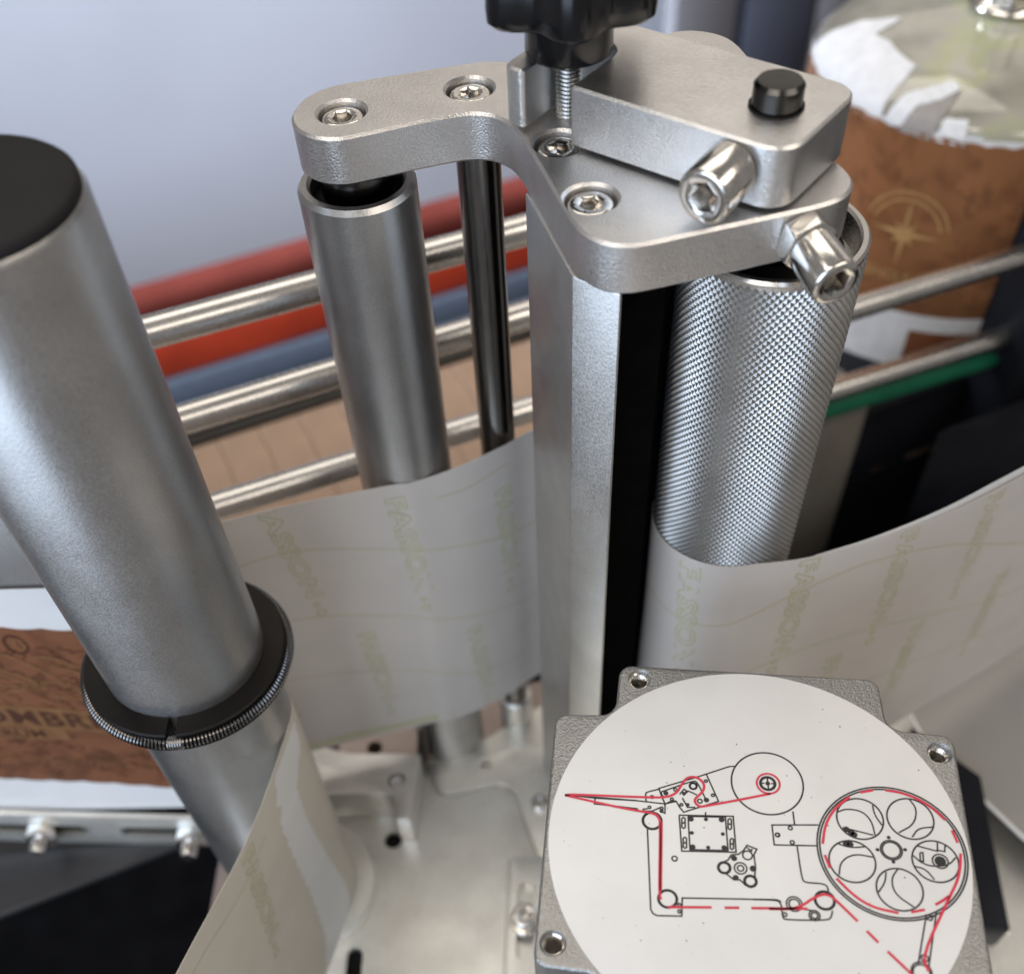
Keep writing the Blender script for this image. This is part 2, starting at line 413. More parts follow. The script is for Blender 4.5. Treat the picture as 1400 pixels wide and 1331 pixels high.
# threading diagram, millimetres in the label plane
BLK= [[[-4.06,18.58],[-5.29,18.47],[-12.55,15.1],[-20.88,11.53],[-20.26,9.62],[-19.46,7.75],[-17.03,8.6],[-16.25,7.17],[-15.38,6.05],[-7.83,9.39],[-10.46,15.94]],[[-20.87,11.31],[-23.62,10.34],[-23.79,9.76],[-23.57,7.83]],[[-20.28,10.71],[-13.31,14.15],[-12.47,13.78],[-10.83,10.21],[-10.46,9.17]],[[-20.28,10.71],[-20.46,10.26],[-19.61,9.25]],[[-16.3,10.4],[-15.37,11.78],[-14.8,11.39],[-15.54,10.16],[-14.42,11.43],[-12.53,10.59]],[[-15.72,9.58],[-14.57,7.32],[-12.89,7.46]],[[-17.03,8.6],[-17.97,8.74],[-19.27,7.77]],[[-34.81,7.73],[-34.92,6.43],[-30.54,6.29],[-25.43,6.04]],[[-25.51,8.01],[-19.46,7.75],[-19.41,5.41],[-20.35,5.88]],[[-25.43,6.04],[-25.22,5.46],[-22.23,5.72],[-20.38,6.82]],[[-24.28,5.42],[-24.12,6.07],[-23.18,6.23]],[[-23.1,1.31],[-21.83,-17.03],[-21.34,-17.93],[-20.45,-18.3],[-15.46,-17.95],[-15.41,-13.97],[3.81,-12.62],[4.5,-12.82],[4.73,-13.11]],[[-16.34,5.25],[-4.71,5.96],[-4.21,-2.57],[-15.66,-3.3],[-16.34,5.25]],[[-14.43,5.12],[-6.38,5.6],[-5.91,-2.32],[-13.92,-2.82],[-14.43,5.12]],[[-10.64,6.46],[-10.61,5.45]],[[-15.77,4.5],[-15.7,2.33],[-15.37,2.11],[-15.0,2.39],[-15.06,4.56],[-15.4,4.78],[-15.77,4.5]],[[-5.83,5.06],[-5.82,2.89],[-5.49,2.67],[-5.12,2.95],[-5.12,5.12],[-5.45,5.35],[-5.83,5.06]],[[-15.41,-0.26],[-15.35,-2.37],[-15.01,-2.59],[-14.65,-2.31],[-14.71,-0.19],[-15.05,0.02],[-15.41,-0.26]],[[-5.44,0.33],[-5.43,-1.79],[-5.11,-2.0],[-4.74,-1.73],[-4.75,0.39],[-5.08,0.61],[-5.44,0.33]],[[-7.93,-5.7],[-5.94,-4.53],[-5.2,-3.26],[-3.75,-3.01],[-2.65,-2.03],[-1.9,-0.75],[0.15,-1.46],[-0.5,-2.85],[-0.22,-5.81],[-0.44,-7.4],[-0.13,-9.33],[-1.22,-10.39],[-2.45,-9.92],[-3.5,-8.85],[-4.74,-8.96],[-6.33,-7.73],[-7.76,-7.27],[-7.93,-5.7]],[[-1.91,-1.24],[-1.2,-1.9]],[[-0.82,-1.46],[-1.13,-2.3]],[[2.88,16.71],[3.13,12.92]],[[1.27,14.72],[2.22,14.8]],[[3.72,14.8],[4.66,14.88]],[[13.39,5.43],[3.53,4.58],[3.84,-0.14],[12.97,0.43]],[[8.13,8.27],[8.35,5.09]],[[8.63,0.05],[9.24,-7.69],[10.0,-8.27],[13.55,-8.17],[14.42,-8.74],[14.46,-9.94]],[[4.8,-14.52],[4.99,-16.47],[5.48,-16.84],[13.43,-16.24],[14.62,-15.72],[15.05,-14.01]],[[-0.83,-12.99],[3.89,-12.69],[4.65,-13.26],[4.88,-14.51]],[[8.52,-14.18],[11.23,-14.36]],[[33.76,-13.14],[30.89,-23.93]],[[35.84,-12.33],[32.91,-24.13]],[[33.75,-13.23],[35.14,-13.35],[34.56,-14.36],[33.64,-14.11]],[[17.72,8.95],[19.63,9.92],[22.89,9.63],[24.74,7.44],[25.16,4.01]],[[25.28,11.26],[25.48,8.91],[26.88,6.46]],[[18.47,5.27],[24.83,3.98]],[[33.28,13.38],[34.66,11.12],[33.62,7.28],[30.17,5.04]],[[32.88,4.22],[34.33,6.42],[37.41,7.01]],[[33.66,2.25],[37.72,1.34],[38.0,3.62]],[[39.54,3.21],[39.22,1.39],[37.75,1.61]],[[41.32,0.23],[39.69,-1.68],[36.48,-2.32],[34.2,-1.73],[32.61,-0.09]],[[32.53,-2.54],[34.83,-3.0],[36.32,-5.26]],[[34.08,0.71],[34.68,0.76],[34.57,-1.25],[33.93,-1.31],[34.08,0.71]],[[29.09,-3.51],[27.48,-5.84],[27.92,-9.25],[31.51,-11.76]],[[26.64,-4.38],[26.21,-6.82],[24.63,-9.11]],[[16.94,-5.91],[17.48,-2.77],[20.43,-0.72],[24.56,-1.25]],[[17.37,1.27],[19.73,0.57],[22.77,1.07]]]
CIR= [[-6.75,-6.39,1.08],[-6.75,-6.39,1.37],[-1.84,-3.08,1.01],[-1.37,-8.97,1.07],[-1.37,-8.97,1.36],[-3.34,-6.21,1.3],[-3.34,-6.21,0.65],[-22.15,3.36,2.13],[-22.15,3.36,1.87],[-18.42,-14.44,2.03],[-18.42,-14.44,1.78],[-17.16,-5.2,0.55],[-22.33,9.23,0.34],[-17.27,11.49,0.35],[-13.37,12.74,0.84],[-13.37,12.74,0.69],[-11.88,9.09,0.49],[-10.57,14.25,0.3],[-9.06,10.8,0.31],[-15.89,7.84,0.3],[-17.98,9.04,0.3],[-22.82,6.61,0.3],[-20.18,6.62,0.3],[-20.17,5.9,0.3],[-15.99,-15.55,0.32],[-15.97,-16.99,0.32],[4.63,2.27,0.44],[2.86,14.86,7.83],[2.97,14.78,1.74],[2.97,14.78,1.44],[4.59,2.3,0.41],[7.4,4.17,0.41],[7.65,0.78,0.41],[5.41,-15.72,0.39],[7.39,-13.23,1.58],[7.39,-13.23,1.06],[13.63,-11.9,2.09],[13.63,-11.9,1.81],[11.36,-15.39,1.09],[11.36,-15.39,0.66],[28.21,0.78,2.25],[28.21,0.78,1.85],[31.41,-25.25,1.95],[31.39,-25.45,1.65],[32.37,-22.41,0.68],[28.27,0.51,15.42],[28.27,0.51,14.88],[22.32,7.7,4.9],[32.96,8.62,4.88],[37.03,-1.04,4.74],[29.01,-8.08,4.68],[19.89,-2.55,4.78],[38.02,-0.95,1.6]]
DOT= [[-15.38,3.44,0.22],[-5.47,4.01,0.22],[-15.03,-1.29,0.22],[-5.09,-0.7,0.22],[-13.8,4.5,0.63],[-7.2,4.9,0.63],[-13.37,-2.16,0.63],[-6.71,-1.78,0.62],[-10.57,4.7,0.45],[-13.58,1.18,0.45],[-6.97,1.47,0.44],[-10.09,-1.99,0.44],[-4.67,-4.02,0.65],[-0.76,-6.06,0.72],[-4.38,-8.46,0.64],[-19.33,10.44,0.57],[-14.54,7.96,0.45],[-15.36,10.69,0.45],[-10.46,9.47,0.6],[2.97,14.78,0.53],[27.94,3.7,0.41],[25.33,0.61,0.4],[31.07,1.12,0.4],[28.38,-1.94,0.4],[38.02,-0.95,1.19],[20.21,4.17,0.69],[19.25,4.87,0.7],[19.79,1.39,0.69],[18.92,1.5,0.69],[20.78,3.76,0.7]]
RED= [[[-41.52,8.03],[-40.2,8.36],[-23.84,8.97],[-18.93,9.39],[-16.87,10.78],[-15.96,12.83],[-14.84,14.77],[-12.93,15.2],[-11.22,14.11],[-10.83,12.38],[-11.78,10.78],[-12.97,9.6],[-12.97,8.52],[-11.95,7.67],[-11.02,7.83],[-3.52,10.06],[3.44,12.21]],[[-41.52,8.03],[-30.54,6.16],[-25.22,5.46],[-21.84,5.24],[-20.69,4.24],[-20.36,3.01],[-20.2,-13.06],[-19.84,-14.76]],[[-20.1,3.03],[-19.89,-12.65]],[[-18.38,-16.26],[-9.4,-15.52]],[[-6.77,-15.36],[-3.79,-15.09]],[[-1.33,-14.94],[10.01,-14.06]],[[2.25,-14.79],[7.92,-14.36],[12.21,-10.87],[14.58,-10.45],[16.41,-12.2],[19.91,-15.86]],[[21.55,-17.77],[23.62,-20.02]],[[25.24,-21.68],[29.88,-26.37]],[[20.48,12.91],[17.16,9.85],[14.83,5.65],[14.01,0.98]],[[22.86,14.17],[25.74,15.0]],[[28.33,15.22],[31.6,14.92],[35.15,13.63],[38.15,11.42],[40.26,8.88]],[[41.36,6.57],[42.17,3.67]],[[14.29,-1.57],[15.17,-4.52]],[[16.33,-6.75],[19.66,-10.42],[23.34,-12.63],[28.27,-13.31]],[[30.8,-12.91],[33.57,-12.12]],[[42.43,1.22],[41.87,-2.37],[40.75,-5.52],[38.98,-8.67],[31.85,-22.06],[32.79,-25.12]],[[38.79,-8.69],[37.29,-9.89],[35.83,-10.86]]]
REDC= [[3.08, 14.74, 2.5]]
WEDGE= [[-41.52, 8.03], [-34.84, 8.25], [-25.52, 8.22], [-25.5, 7.84], [-34.8, 7.69]]

# ================================================================== SETTING
DIR = Vector((0.9100, 0.4147, 0)); NRM = Vector((-0.4147, 0.9100, 0)); P0 = Vector((-5.4, 316.2, 0))   # conveyor direction
def cv(s, o, z=0.0):                       # along the conveyor, behind the front rail plane, height
    p = P0 + DIR * s + NRM * o; return (p.x, p.y, z)
def cbox(s0, s1, o0, o1, z0, z1): return MB().prism([cv(s0, o0)[:2], cv(s1, o0)[:2], cv(s1, o1)[:2], cv(s0, o1)[:2]], z0, z1)
tag(obj('floor', MB().box(-2500, 3000, -400, 3200, -905, -900), 'floor'), kind='structure')
tag(obj('wall', cbox(-1600, 3200, 1000, 1015, -899, 60), 'wall'), kind='structure')

# bed plate of the labelling machine
bed_out = round_poly([(-126, 40), (262, 40), (262, 262), (6, 256), (-24, 238), (-52, 226), (-70, 226), (-118, 240), (-126, 228)], [4, 4, 4, 3, 6, 6, 6, 8, 8])
bed = obj('base_plate', MB().prism(bed_out, -10, 0), 'plate', bev=(0.5, 2))
cut(bed, [cyl((-64.5, 188.5), 3.6, -8, 1), MB().prism(round_poly([(-79, 118), (-73, 118), (-73, 143), (-79, 143)], 2.9), -9, 1), cyl((-26.7, 222.3), 2.4, -5, 1)])
UP = [(-51.5, 224.5), (-46.5, 207.5), (-16, 214.5), (-4, 176), (60, 176), (60, 246), (-3, 252.5), (-26, 236.5)]
SPL = [(-16, 179), (80, 176), (76, 46), (-22, 50)]
cut(bed, [MB().prism(round_poly([(-52.4, 225.6), (-47.0, 206.6), (-16.6, 213.5), (-4.8, 173.5), (61, 173.5), (61, 247), (-3, 253.8), (-26, 237.6)], [2, 7, 8, 7, 3, 3, 2, 4]), -1.6, 1)])
cut(bed, [MB().prism(round_poly([(-17, 180), (81, 177), (77, 45), (-23, 49)], 2.4), -1.4, 1)])
tag(bed, kind='structure')
# thin raised guide plate with a rounded outline, and the slotted plate beside the motor
up_out = round_poly([(-51.5, 224.5), (-46.5, 207.5), (-16, 214.5), (-4, 176), (60, 176), (60, 246), (-3, 252.5), (-26, 236.5)], [2, 7, 8, 7, 3, 3, 2, 4])
rp = obj('raised_plate', MB().prism(up_out, -1.55, 1.2), 'plate', bed, bev=(0.35, 2))
cut(rp, [cyl((-26.7, 222.3), 2.3, -2, 3)])
for hx_, hy_, hr_ in ((-64.5, 188.5, 3.5), ): obj('bore_shade', cyl((hx_, hy_), hr_, -7.9, -1.6), 'hollow', bed)  # near-black plug painting the shade inside the hole
obj('bore_shade', MB().prism(round_poly([(-78.8, 118.2), (-73.2, 118.2), (-73.2, 142.8), (-78.8, 142.8)], 2.7), -8.9, -2), 'hollow', bed)  # same dark filling for the shade in the bed slot
obj('screw', orient(screw_head(2.0, 2, 1.1, 1.0, 0.3), (-26.7, 222.3, 0.6), (0, 0, 1), .3), 'chrome', bed)
obj('screw', orient(screw_head(3.6, 3.2, 1.7, 1.6, 0.7), (-4.2, 203.0, 4.4), (0, 0, 1), .2), 'chrome', bed)
sp = obj('slotted_plate', MB().prism(round_poly([(-16, 179), (80, 176), (76, 46), (-22, 50)], 2), -1.35, 3.0), 'plate', bed, bev=(0.35, 2))
cut(sp, [MB().prism(round_poly([(-14.2, 136), (-7.4, 136), (-6.6, 168), (-13.4, 168)], 3.3), -1, 5)])
w = MB().lathe([(3.2, 3.1), (6.0, 3.1), (6.0, 4.2), (3.2, 4.2)], (-10.6, 151.5), 32, closed=True)
obj('washer', w, 'chrome', bed, bev=(0.2, 1))
obj('cap_screw', orient(screw_head(4.9, 6, 2.6, 3.4, 0.7), (-10.6, 151.5, 10.2), (0, 0, 1), .2), 'chrome', bed)
# darker frame plate below and behind the bed
lf = obj('lower_frame', MB().prism([(-140, 150), (60, 216), (70, 292), (-60, 262), (-140, 262)], -24, -12), 'brownmetal', bev=(0.6, 2))
cut(lf, [cyl((-78, 240.5), 3.4, -22, -8), cyl((-97, 240.5), 3.0, -22, -8)])
tag(lf, kind='structure')

# ================================================================== BACKGROUND
rails = [('topmost steel guide rail, crossing in front of the red beam', [(-160, 191.5), (62, 186)]),
         ('second steel guide rail from the top, below the blue beam', [(-160, 157.5), (62, 154.5)]),
         ('third steel guide rail, passing just in front of the copper bottle label', [(-160, 118), (300, 103.5)]),
         ('lowest steel guide rail, just above the green strip', [(-160, 80), (300, 58)])]
for lab, ((s0, z0), (s1, z1)) in rails:
    n = 24
    mb = MB().tube([cv(s0 + (s1 - s0) * i / n, 0, z0 + (z1 - z0) * i / n) for i in range(n + 1)], 5.0, 28)
    tag(obj('guide_rail', mb, 'steel', loc=cv(s0, 0, z0)), lab, 'rail', 'conveyor guide rails')
gs = cbox(60, 254, -3, 3, -2.6, 2.6)
gs.v = [(x, y, z + 53.5 - 0.062 * ((Vector((x, y, 0)) - P0).dot(DIR) - 150)) for x, y, z in gs.v]
tag(obj('guide_strip', gs, 'green', loc=cv(60, 0, 50), bev=(1, 2)), 'green plastic guide strip under the lowest steel rail', 'guide strip')
ZC = -12.0
conv = thing('conveyor', 'tan slatted conveyor belt running behind the steel guide rails', 'conveyor', cv(0, 90, ZC - 30))
obj('bed_frame', cbox(-330, 430, 12, 195.5, ZC - 40, ZC - 6.1), 'black_frame', conv)
sl0 = None
for i in range(30):
    s = -300 + i * 24.0
    a, b = s + 0.12, s + 23.88
    # each slat is keyed into the next with a zig-zag edge
    left, right = [], []
    for k in range(9):
        o = 10 + k * 23; dz = 0.5 if k % 2 else -0.5
        left.append((a + dz, o)); right.append((b + dz, o))
    out = [cv(*p)[:2] for p in right] + [cv(*p)[:2] for p in left[::-1]]
    if sl0 is None:
        sl0 = obj('slat', MB().prism(out, ZC - 6, ZC), 'slat', conv, bev=(0.6, 1, 60))
        first = s
    else:
        c = sl0.copy(); col.objects.link(c); c.parent = conv; c.location = (DIR * (s - first)) * S
obj('far_side_guide', cbox(-330, 430, 196, 206, ZC - 40, ZC + 1.5), 'darkmetal', conv, bev=(0.8, 2))
# beams of the machine behind
bb = cbox(-1200, 2000, 700, 740, -366, -330)
tag(obj('blue_beam', bb, 'bluepaint', loc=cv(0, 720, -366), bev=(3, 2)), 'blue painted beam under the red beam, blurred behind the rails', 'beam')
rbt = thing('red_beam', 'red painted beam blurred behind the topmost rail', 'beam', cv(0, 720, -328))
obj('web', cbox(-1200, 2000, 705, 750, -328, -272), 'redpaint', rbt, bev=(5, 2))
obj('shaded_top', cbox(-1200, 2000, 712, 750, -271, -236), 'redshade', rbt, bev=(15, 5))  # top of the red beam, its shade painted as a darker red
for s0, s1, m_, lab, nm in ((610, 700, 'post_grey', 'pale grey upright panel behind the clamp block', 'upright_post'), (716, 820, 'post_navy', 'dark navy upright post left of the bottle', 'upright_post'), (826, 905, 'post_grey', 'brownish grey upright post touching the bottle outline', 'upright_post')):
    tag(obj(nm, cbox(s0, s1, 900, 930, -899, 120), m_, loc=cv(s0, 900, -899), bev=(4, 2)), lab, 'post')
# dark machine parts at the right
bk = thing('rail_bracket', 'black rail bracket holding the guide rails at the right edge', 'bracket', cv(262, 0, 0))
obj('upright', cbox(252, 330, -16, 30, -40, 150), 'black_frame', bk, bev=(3, 2))
obj('foot', cbox(120, 330, 10, 60, -120, 30), 'black_frame', bk, bev=(3, 2))
obj('gusset', MB().prism([cv(205, -22)[:2], cv(330, -22)[:2], cv(330, -60)[:2]], -40, 38), 'black_frame', bk, bev=(2, 2))
tag(obj('support_block', cbox(112, 186, 6, 34, -90, 44), 'dullblock', loc=cv(150, 20, -90), bev=(2, 2)), 'dull grey support block beside the knurled roller', 'block')
tag(obj('dark_cover', cbox(60, 330, -60, -25, -120, -22), 'black_frame', loc=cv(180, -40, -120), bev=(3, 2)), 'black sheet cover beyond the right liner run', 'cover')

# ---- the bottle at the upper right
BX, BY = 560 * math.sin(R(22.6)), 560 * math.cos(R(22.6)); BR = 82.0
bot = thing('bottle', 'big clear bottle with torn white paper and a copper label', 'bottle', (BX, BY, ZC))
prof = [(60, ZC + 0.5), (76, ZC + 1), (BR, ZC + 8), (BR, 60), (BR, 143), (BR - 0.6, 146), (BR - 3, 150), (BR - 9, 154), (BR - 20, 158), (BR - 36, 161.3), (BR - 50, 163.2), (BR - 58, 164.4), (16, 166), (12.5, 168), (12, 175), (12, 205), (8, 206)]
dome = [p for p in prof if p[1] >= 140]
obj('body', MB().lathe(prof, (BX, BY), 96), 'bottle', bot, smooth=60)
obj('neck_ring', MB().lathe([(12.4, 166), (16.5, 166.4), (18, 168.4), (16.8, 170.6), (14.2, 171.4), (15.6, 172.8), (15.2, 174.6), (12.3, 175)], (BX, BY), 64, closed=True), 'chrome', bot, smooth=60)
def dome_pt(t, a, off):                    # t: distance from the label edge up the dome
    z0 = 0
    for (r0, za), (r1, zb) in zip(dome[:-1], dome[1:]):
        L = math.hypot(r1 - r0, zb - za)
        if t <= z0 + L:
            k = max(0.0, (t - z0) / L); r, z = r0 + (r1 - r0) * k, za + (zb - za) * k
            nr, nz = (zb - za) / L, (r0 - r1) / L
            return (BX + (r + nr * off) * math.cos(a), BY + (r + nr * off) * math.sin(a), z + nz * off)
        z0 += L
    return (BX, BY, dome[-1][1])
dome = [(BR, 143)] + [p for p in prof if p[1] > 143]
def dome_patch(name, poly, mat, off):
    """poly in (angle deg, t): fan of small quads between consecutive edge heights"""
    lo = min(p[0] for p in poly); hi = max(p[0] for p in poly); n = 40; mb = MB()
    def span(a):
        ts = []
        for (a0, t0), (a1, t1) in zip(poly, poly[1:] + poly[:1]):
            if (a0 - a) * (a1 - a) <= 0 and abs(a1 - a0) > 1e-6: ts.append(t0 + (t1 - t0) * (a - a0) / (a1 - a0))
        return (min(ts), max(ts)) if ts else (0, 0)
    rows = []
    for i in range(n + 1):
        a = lo + (hi - lo) * i / n; t0, t1 = span(min(max(a, lo + 1e-3), hi - 1e-3)); rows.append([dome_pt(t0 + (t1 - t0) * k / 12, R(a), off + 0.15 * math.sin(a * 1.7 + k)) for k in range(13)])
    vs = [p for r in rows for p in r]
    fs = [(i * 13 + k, (i + 1) * 13 + k, (i + 1) * 13 + k + 1, i * 13 + k + 1) for i in range(n) for k in range(12)]
    return obj(name, mb.add(vs, fs), mat, bot, smooth=60)
dome_patch('paper_scrap', [(170, 0), (171, 26), (176, 44), (181, 40), (186, 30), (196, 33), (207, 31), (219, 29), (221, 0)], 'scrap', 0.5)
dome_patch('paper_scrap', [(222, 2), (224, 14), (236, 27), (241, 24), (236, 16), (230, 11), (228, 2)], 'scrap', 0.9)
dome_patch('folded_scrap', [(227, 0), (229, 12), (235, 16), (241, 22), (238, 0)], 'scrapshade', 0.7)
dome_patch('paper_scrap', [(239, 0), (240, 9), (247, 10), (248, 0)], 'scrap', 0.6)
dome_patch('paper_rim', [(150, 0.0), (150, 3.2), (240, 3.0), (345, 3.4), (345, 0)], 'scrap', 0.35)
def wrap(z0f, z1f, a0, a1, off, n=150, nz=8):
    mb = MB(); vs = []
    for i in range(n + 1):
        a = a0 + (a1 - a0) * i / n
        for k in range(nz + 1):
            z = z0f(a) + (z1f(a) - z0f(a)) * k / nz
            vs.append((BX + (BR + off) * math.cos(R(a)), BY + (BR + off) * math.sin(R(a)), z))
    return mb.add(vs, [(i * (nz + 1) + k, (i + 1) * (nz + 1) + k, (i + 1) * (nz + 1) + k + 1, i * (nz + 1) + k + 1) for i in range(n) for k in range(nz)])
lab = obj('copper_label', wrap(lambda a: 59, lambda a: 144 + 1.0 * abs(math.sin(a * 0.42)) - 0.4 * math.sin(a * 0.2), 148, 345, 0.5), 'copperbottle', bot, smooth=60)
obj('white_label', wrap(lambda a: 14, lambda a: 60.5, 150, 312, 0.8), 'scrap', bot, smooth=60)
obj('red_label_print', wrap(lambda a: 30, lambda a: 52, 249, 292, 1.1), 'copperplain', bot, smooth=60)
def on_label(pts2, off):                   # (arc mm, z) -> world on the bottle wall
    return [(BX + (BR + off) * math.cos(R(241) + x / BR), BY + (BR + off) * math.sin(R(241) + x / BR), z) for x, z in pts2]
mb = MB()
cx, cz = -4, 100
for k in range(8):                         # compass star
    a = k * math.pi / 4; L = 17 if k % 2 == 0 else 8
    for sgn in (-1, 1):
        mb.add(on_label([(cx, cz), (cx + L * math.sin(a), cz + L * math.cos(a)), (cx + 2.4 * math.sin(a + sgn * .6), cz + 2.4 * math.cos(a + sgn * .6))], 1.0 if sgn > 0 else 1.05), [(0, 1, 2)])
for rr in (19, 15.5):
    for i in range(40):
        a0, a1 = R(-75 + 150 * i / 40), R(-75 + 150 * (i + 1) / 40)
        mb.add(on_label([(cx + rr * math.sin(a0), cz + rr * math.cos(a0)), (cx + rr * math.sin(a1), cz + rr * math.cos(a1)), (cx + (rr + 0.9) * math.sin(a1), cz + (rr + .9) * math.cos(a1)), (cx + (rr + .9) * math.sin(a0), cz + (rr + .9) * math.cos(a0))], 0.95), [(0, 1, 2, 3)])
es, tv, tf = text_edges('SINGLE', 7, 0.1)
mb.add(on_label([(x + cx - 14, z + cz - 24) for x, z in tv], 0.95), tf)
tag(obj('compass_emblem', mb, 'palegold', lab, smooth=0), 'faded gold compass star')
mb = MB(); random.seed(3)                  # loose scrolls round the emblem
for i in range(110):
    x, z = random.uniform(-60, 66), random.uniform(62, 128)
    if abs(x - cx) < 20 and abs(z - cz) < 22: continue
    a = random.uniform(0, 6.28); r0 = random.uniform(2, 6); t = random.uniform(2.5, 5)
    pts = [(x + r0 * (1 - k / 16) * math.cos(a + t * k / 16), z + r0 * (1 - k / 18) * math.sin(a + t * k / 16)) for k in range(14)]
    for p, q in zip(pts[:-1], pts[1:]):
        d = Vector((q[0] - p[0], q[1] - p[1])); d.normalize(); d *= 0.4
        mb.add(on_label([(p[0] - d.y, p[1] + d.x), (q[0] - d.y, q[1] + d.x), (q[0] + d.y, q[1] - d.x), (p[0] + d.y, p[1] - d.x)], 0.85), [(0, 1, 2, 3)])
obj('scroll_print', mb, 'scrollink', lab, smooth=0)

# ---- label web on the peel plate at the lower left
WY = 195.0
pp = obj('peel_plate', MB().prism([(-330, WY + 1.5), (-106, WY + 1.5), (-106, WY + 5), (-330, WY + 5)], 23.5, 187), 'anodised', loc=(-200, WY, 23.5), bev=(0.5, 2))
tag(pp, 'grey peel plate standing behind the copper label at the left edge', 'plate')
lw = thing('label_web', 'white web with a copper rum label left of the big tube', 'label web', (-200, WY, 0))
sw = Strip([(-330, WY + 0.5), (-220, WY), (-108, WY)], 0.0)
obj('backing', sw.sheet(20, 155, nz=6, du=4), 'paperwhite', lw)
U0 = 330 - 200                               # u of x = -200
def wob(u): return 0.9 * abs(math.sin(u * 0.27)) + 0.5 * math.sin(u * 0.11)
ll = obj('copper_label', sw.sheet(45, 138, thick=0.1, nz=10, du=0.8, u0=U0 - 100, u1=U0 + 84, edge=lambda u: (-(u - U0) * 0.16 + 1 - wob(u), -(u - U0) * 0.05 + 1 - wob(u))).xform(Matrix.Translation((0, -0.3, 0))), 'copper', lw)
mb = MB(); mbt = MB()
def put_text(txt, size, x, z, slope, bold=0.0, off=0.55, space=1.0, arch=0.0):
    es, tv, tf = text_edges(txt, size, bold, space)
    return [sw.at(U0 + x + 200 + p[0], z + p[1] + slope * p[0] + arch * (p[0] - 25) ** 2, off) for p in tv], tf
# bands behind the lettering, then the lettering itself
for x0, x1, z, h, sl in ((-262, -133, 84.2, 13.5, -0.18), (-262, -171, 75.2, 7.5, -0.10)):
    n = 30
    pts = [(x0 + (x1 - x0) * i / n) for i in range(n + 1)]
    f_ = lambda x: z + sl * (x + 195)
    mb.add([sw.at(U0 + x + 200, f_(x) + k * h + (0.6 - 1.2 * k) * math.sin(x * .5) * .5, 0.45) for x in pts for k in (0, 1)], [(2 * i, 2 * i + 2, 2 * i + 3, 2 * i + 1) for i in range(n)])
# ship spars, waves and flourishes above the name
def rib(pts, w, off, tgt):
    r_ = sw.ribbon([(U0 + x + 200, z) for x, z in pts], w, off); tgt.add(r_.v, r_.f)
spars = [[(-200, 136), (-172.8, 126), (-164, 115), (-157, 105)], [(-196, 124), (-178, 114), (-171, 106)], [(-173, 105.5), (-165, 109), (-157, 108)], [(-200, 98), (-183, 103), (-171, 105.5)], [(-186, 121), (-172, 113), (-166, 105)],
         [(-157, 105), (-152, 98), (-146, 96), (-142, 89)], [(-164, 123), (-157, 122), (-152, 116)], [(-160, 118), (-150, 112), (-147, 106)], [(-190, 116), (-184, 108), (-172, 106)], [(-166, 101), (-158, 98), (-150, 99)]]
for p in spars: rib(chaikin(p, 3, False), 1.3, 0.5, mb)
random.seed(11)
inkb = MB()
for i in range(230):
    x, z = random.uniform(-212, -134), random.uniform(50, 128)
    band = z - 84.2 + 0.18 * (x + 195)
    if -9 < band < 14 or z < 46 - 0.16 * (x + 200): continue
    a = random.uniform(-0.9, 0.5); L = random.uniform(3, 9); cv_ = random.uniform(-2.2, 2.2)
    pts = chaikin([(x, z), (x + L * .5 * math.cos(a), z + L * .5 * math.sin(a) + cv_), (x + L * math.cos(a), z + L * math.sin(a)), (x + L * math.cos(a) - cv_, z + L * math.sin(a) - 2.4), (x + L * .7 * math.cos(a), z + L * .7 * math.sin(a) - 2)], 2, False)
    rib(pts, random.uniform(0.25, 0.55), 0.4, inkb)
    if i % 4 == 0: rib([(u + 0.5, v + 0.8) for u, v in pts], 0.4, 0.47, mb)
rib([(-166.5 + 3.2 * math.cos(t / 4), 129.0 + 4.6 * math.sin(t / 4)) for t in range(27)], 1.0, 0.52, inkb)
rib([(-165 + 1.4 * math.cos(t / 4), 129.5 + 2.6 * math.sin(t / 4)) for t in range(27)], 0.8, 0.53, mb)
obj('gilded_print', mb, 'gold', ll, smooth=0)
v_, f_ = put_text('HOMBRE', 12.5, -207.5, 88.6, -0.18, 0.28, space=1.12); mbt.add(v_, f_)
v_, f_ = put_text('ERUM', 7.2, -197.5, 76.8, -0.10, 0.12, space=1.05); mbt.add(v_, f_)
obj('lettering', mbt, 'copperink', ll, smooth=0)
mbs = MB(); v_, f_ = put_text('aged and blended by distillery Aldea', 4.6, -224, 64.8, -0.16, 0.03, 0.5); mbs.add(v_, f_)
obj('small_lettering', mbs, 'gold', ll, smooth=0)
obj('flourish_print', inkb, 'copperink', ll, smooth=0)

sb = thing('slotted_bar', 'slotted aluminium bar with two bolts under the copper label', 'bar', (-200, WY - 4, 0))
rot = Matrix.Translation((-200, 0, 10)) @ Matrix.Rotation(R(5.5), 4, 'Y') @ Matrix.Translation((200, 0, -10))
bar = obj('bar', MB().box(-320, -140, WY - 3.4, WY - 1.4, -3, 22).xform(rot), 'plate', sb, bev=(0.6, 2))
obj('slot_shade_strip', MB().box(-318, -141, WY - 1.2, WY - 0.5, -2, 18.5).xform(rot), 'hollow', sb)  # near-black strip added behind the slots, painted shade
def slot_y(x0, x1, z0, z1):
    pts = round_poly([(x0, z0), (x1, z0), (x1, z1), (x0, z1)], (z1 - z0) / 2 * 0.98)
    m = MB().prism(pts, -30, 30); return m.xform(rot @ Matrix.Translation((0, WY, 0)) @ Matrix.Rotation(R(90), 4, 'X'))
cut(bar, [slot_y(-260, -189, 5, 12.5), slot_y(-176, -146, 5, 12.5)])
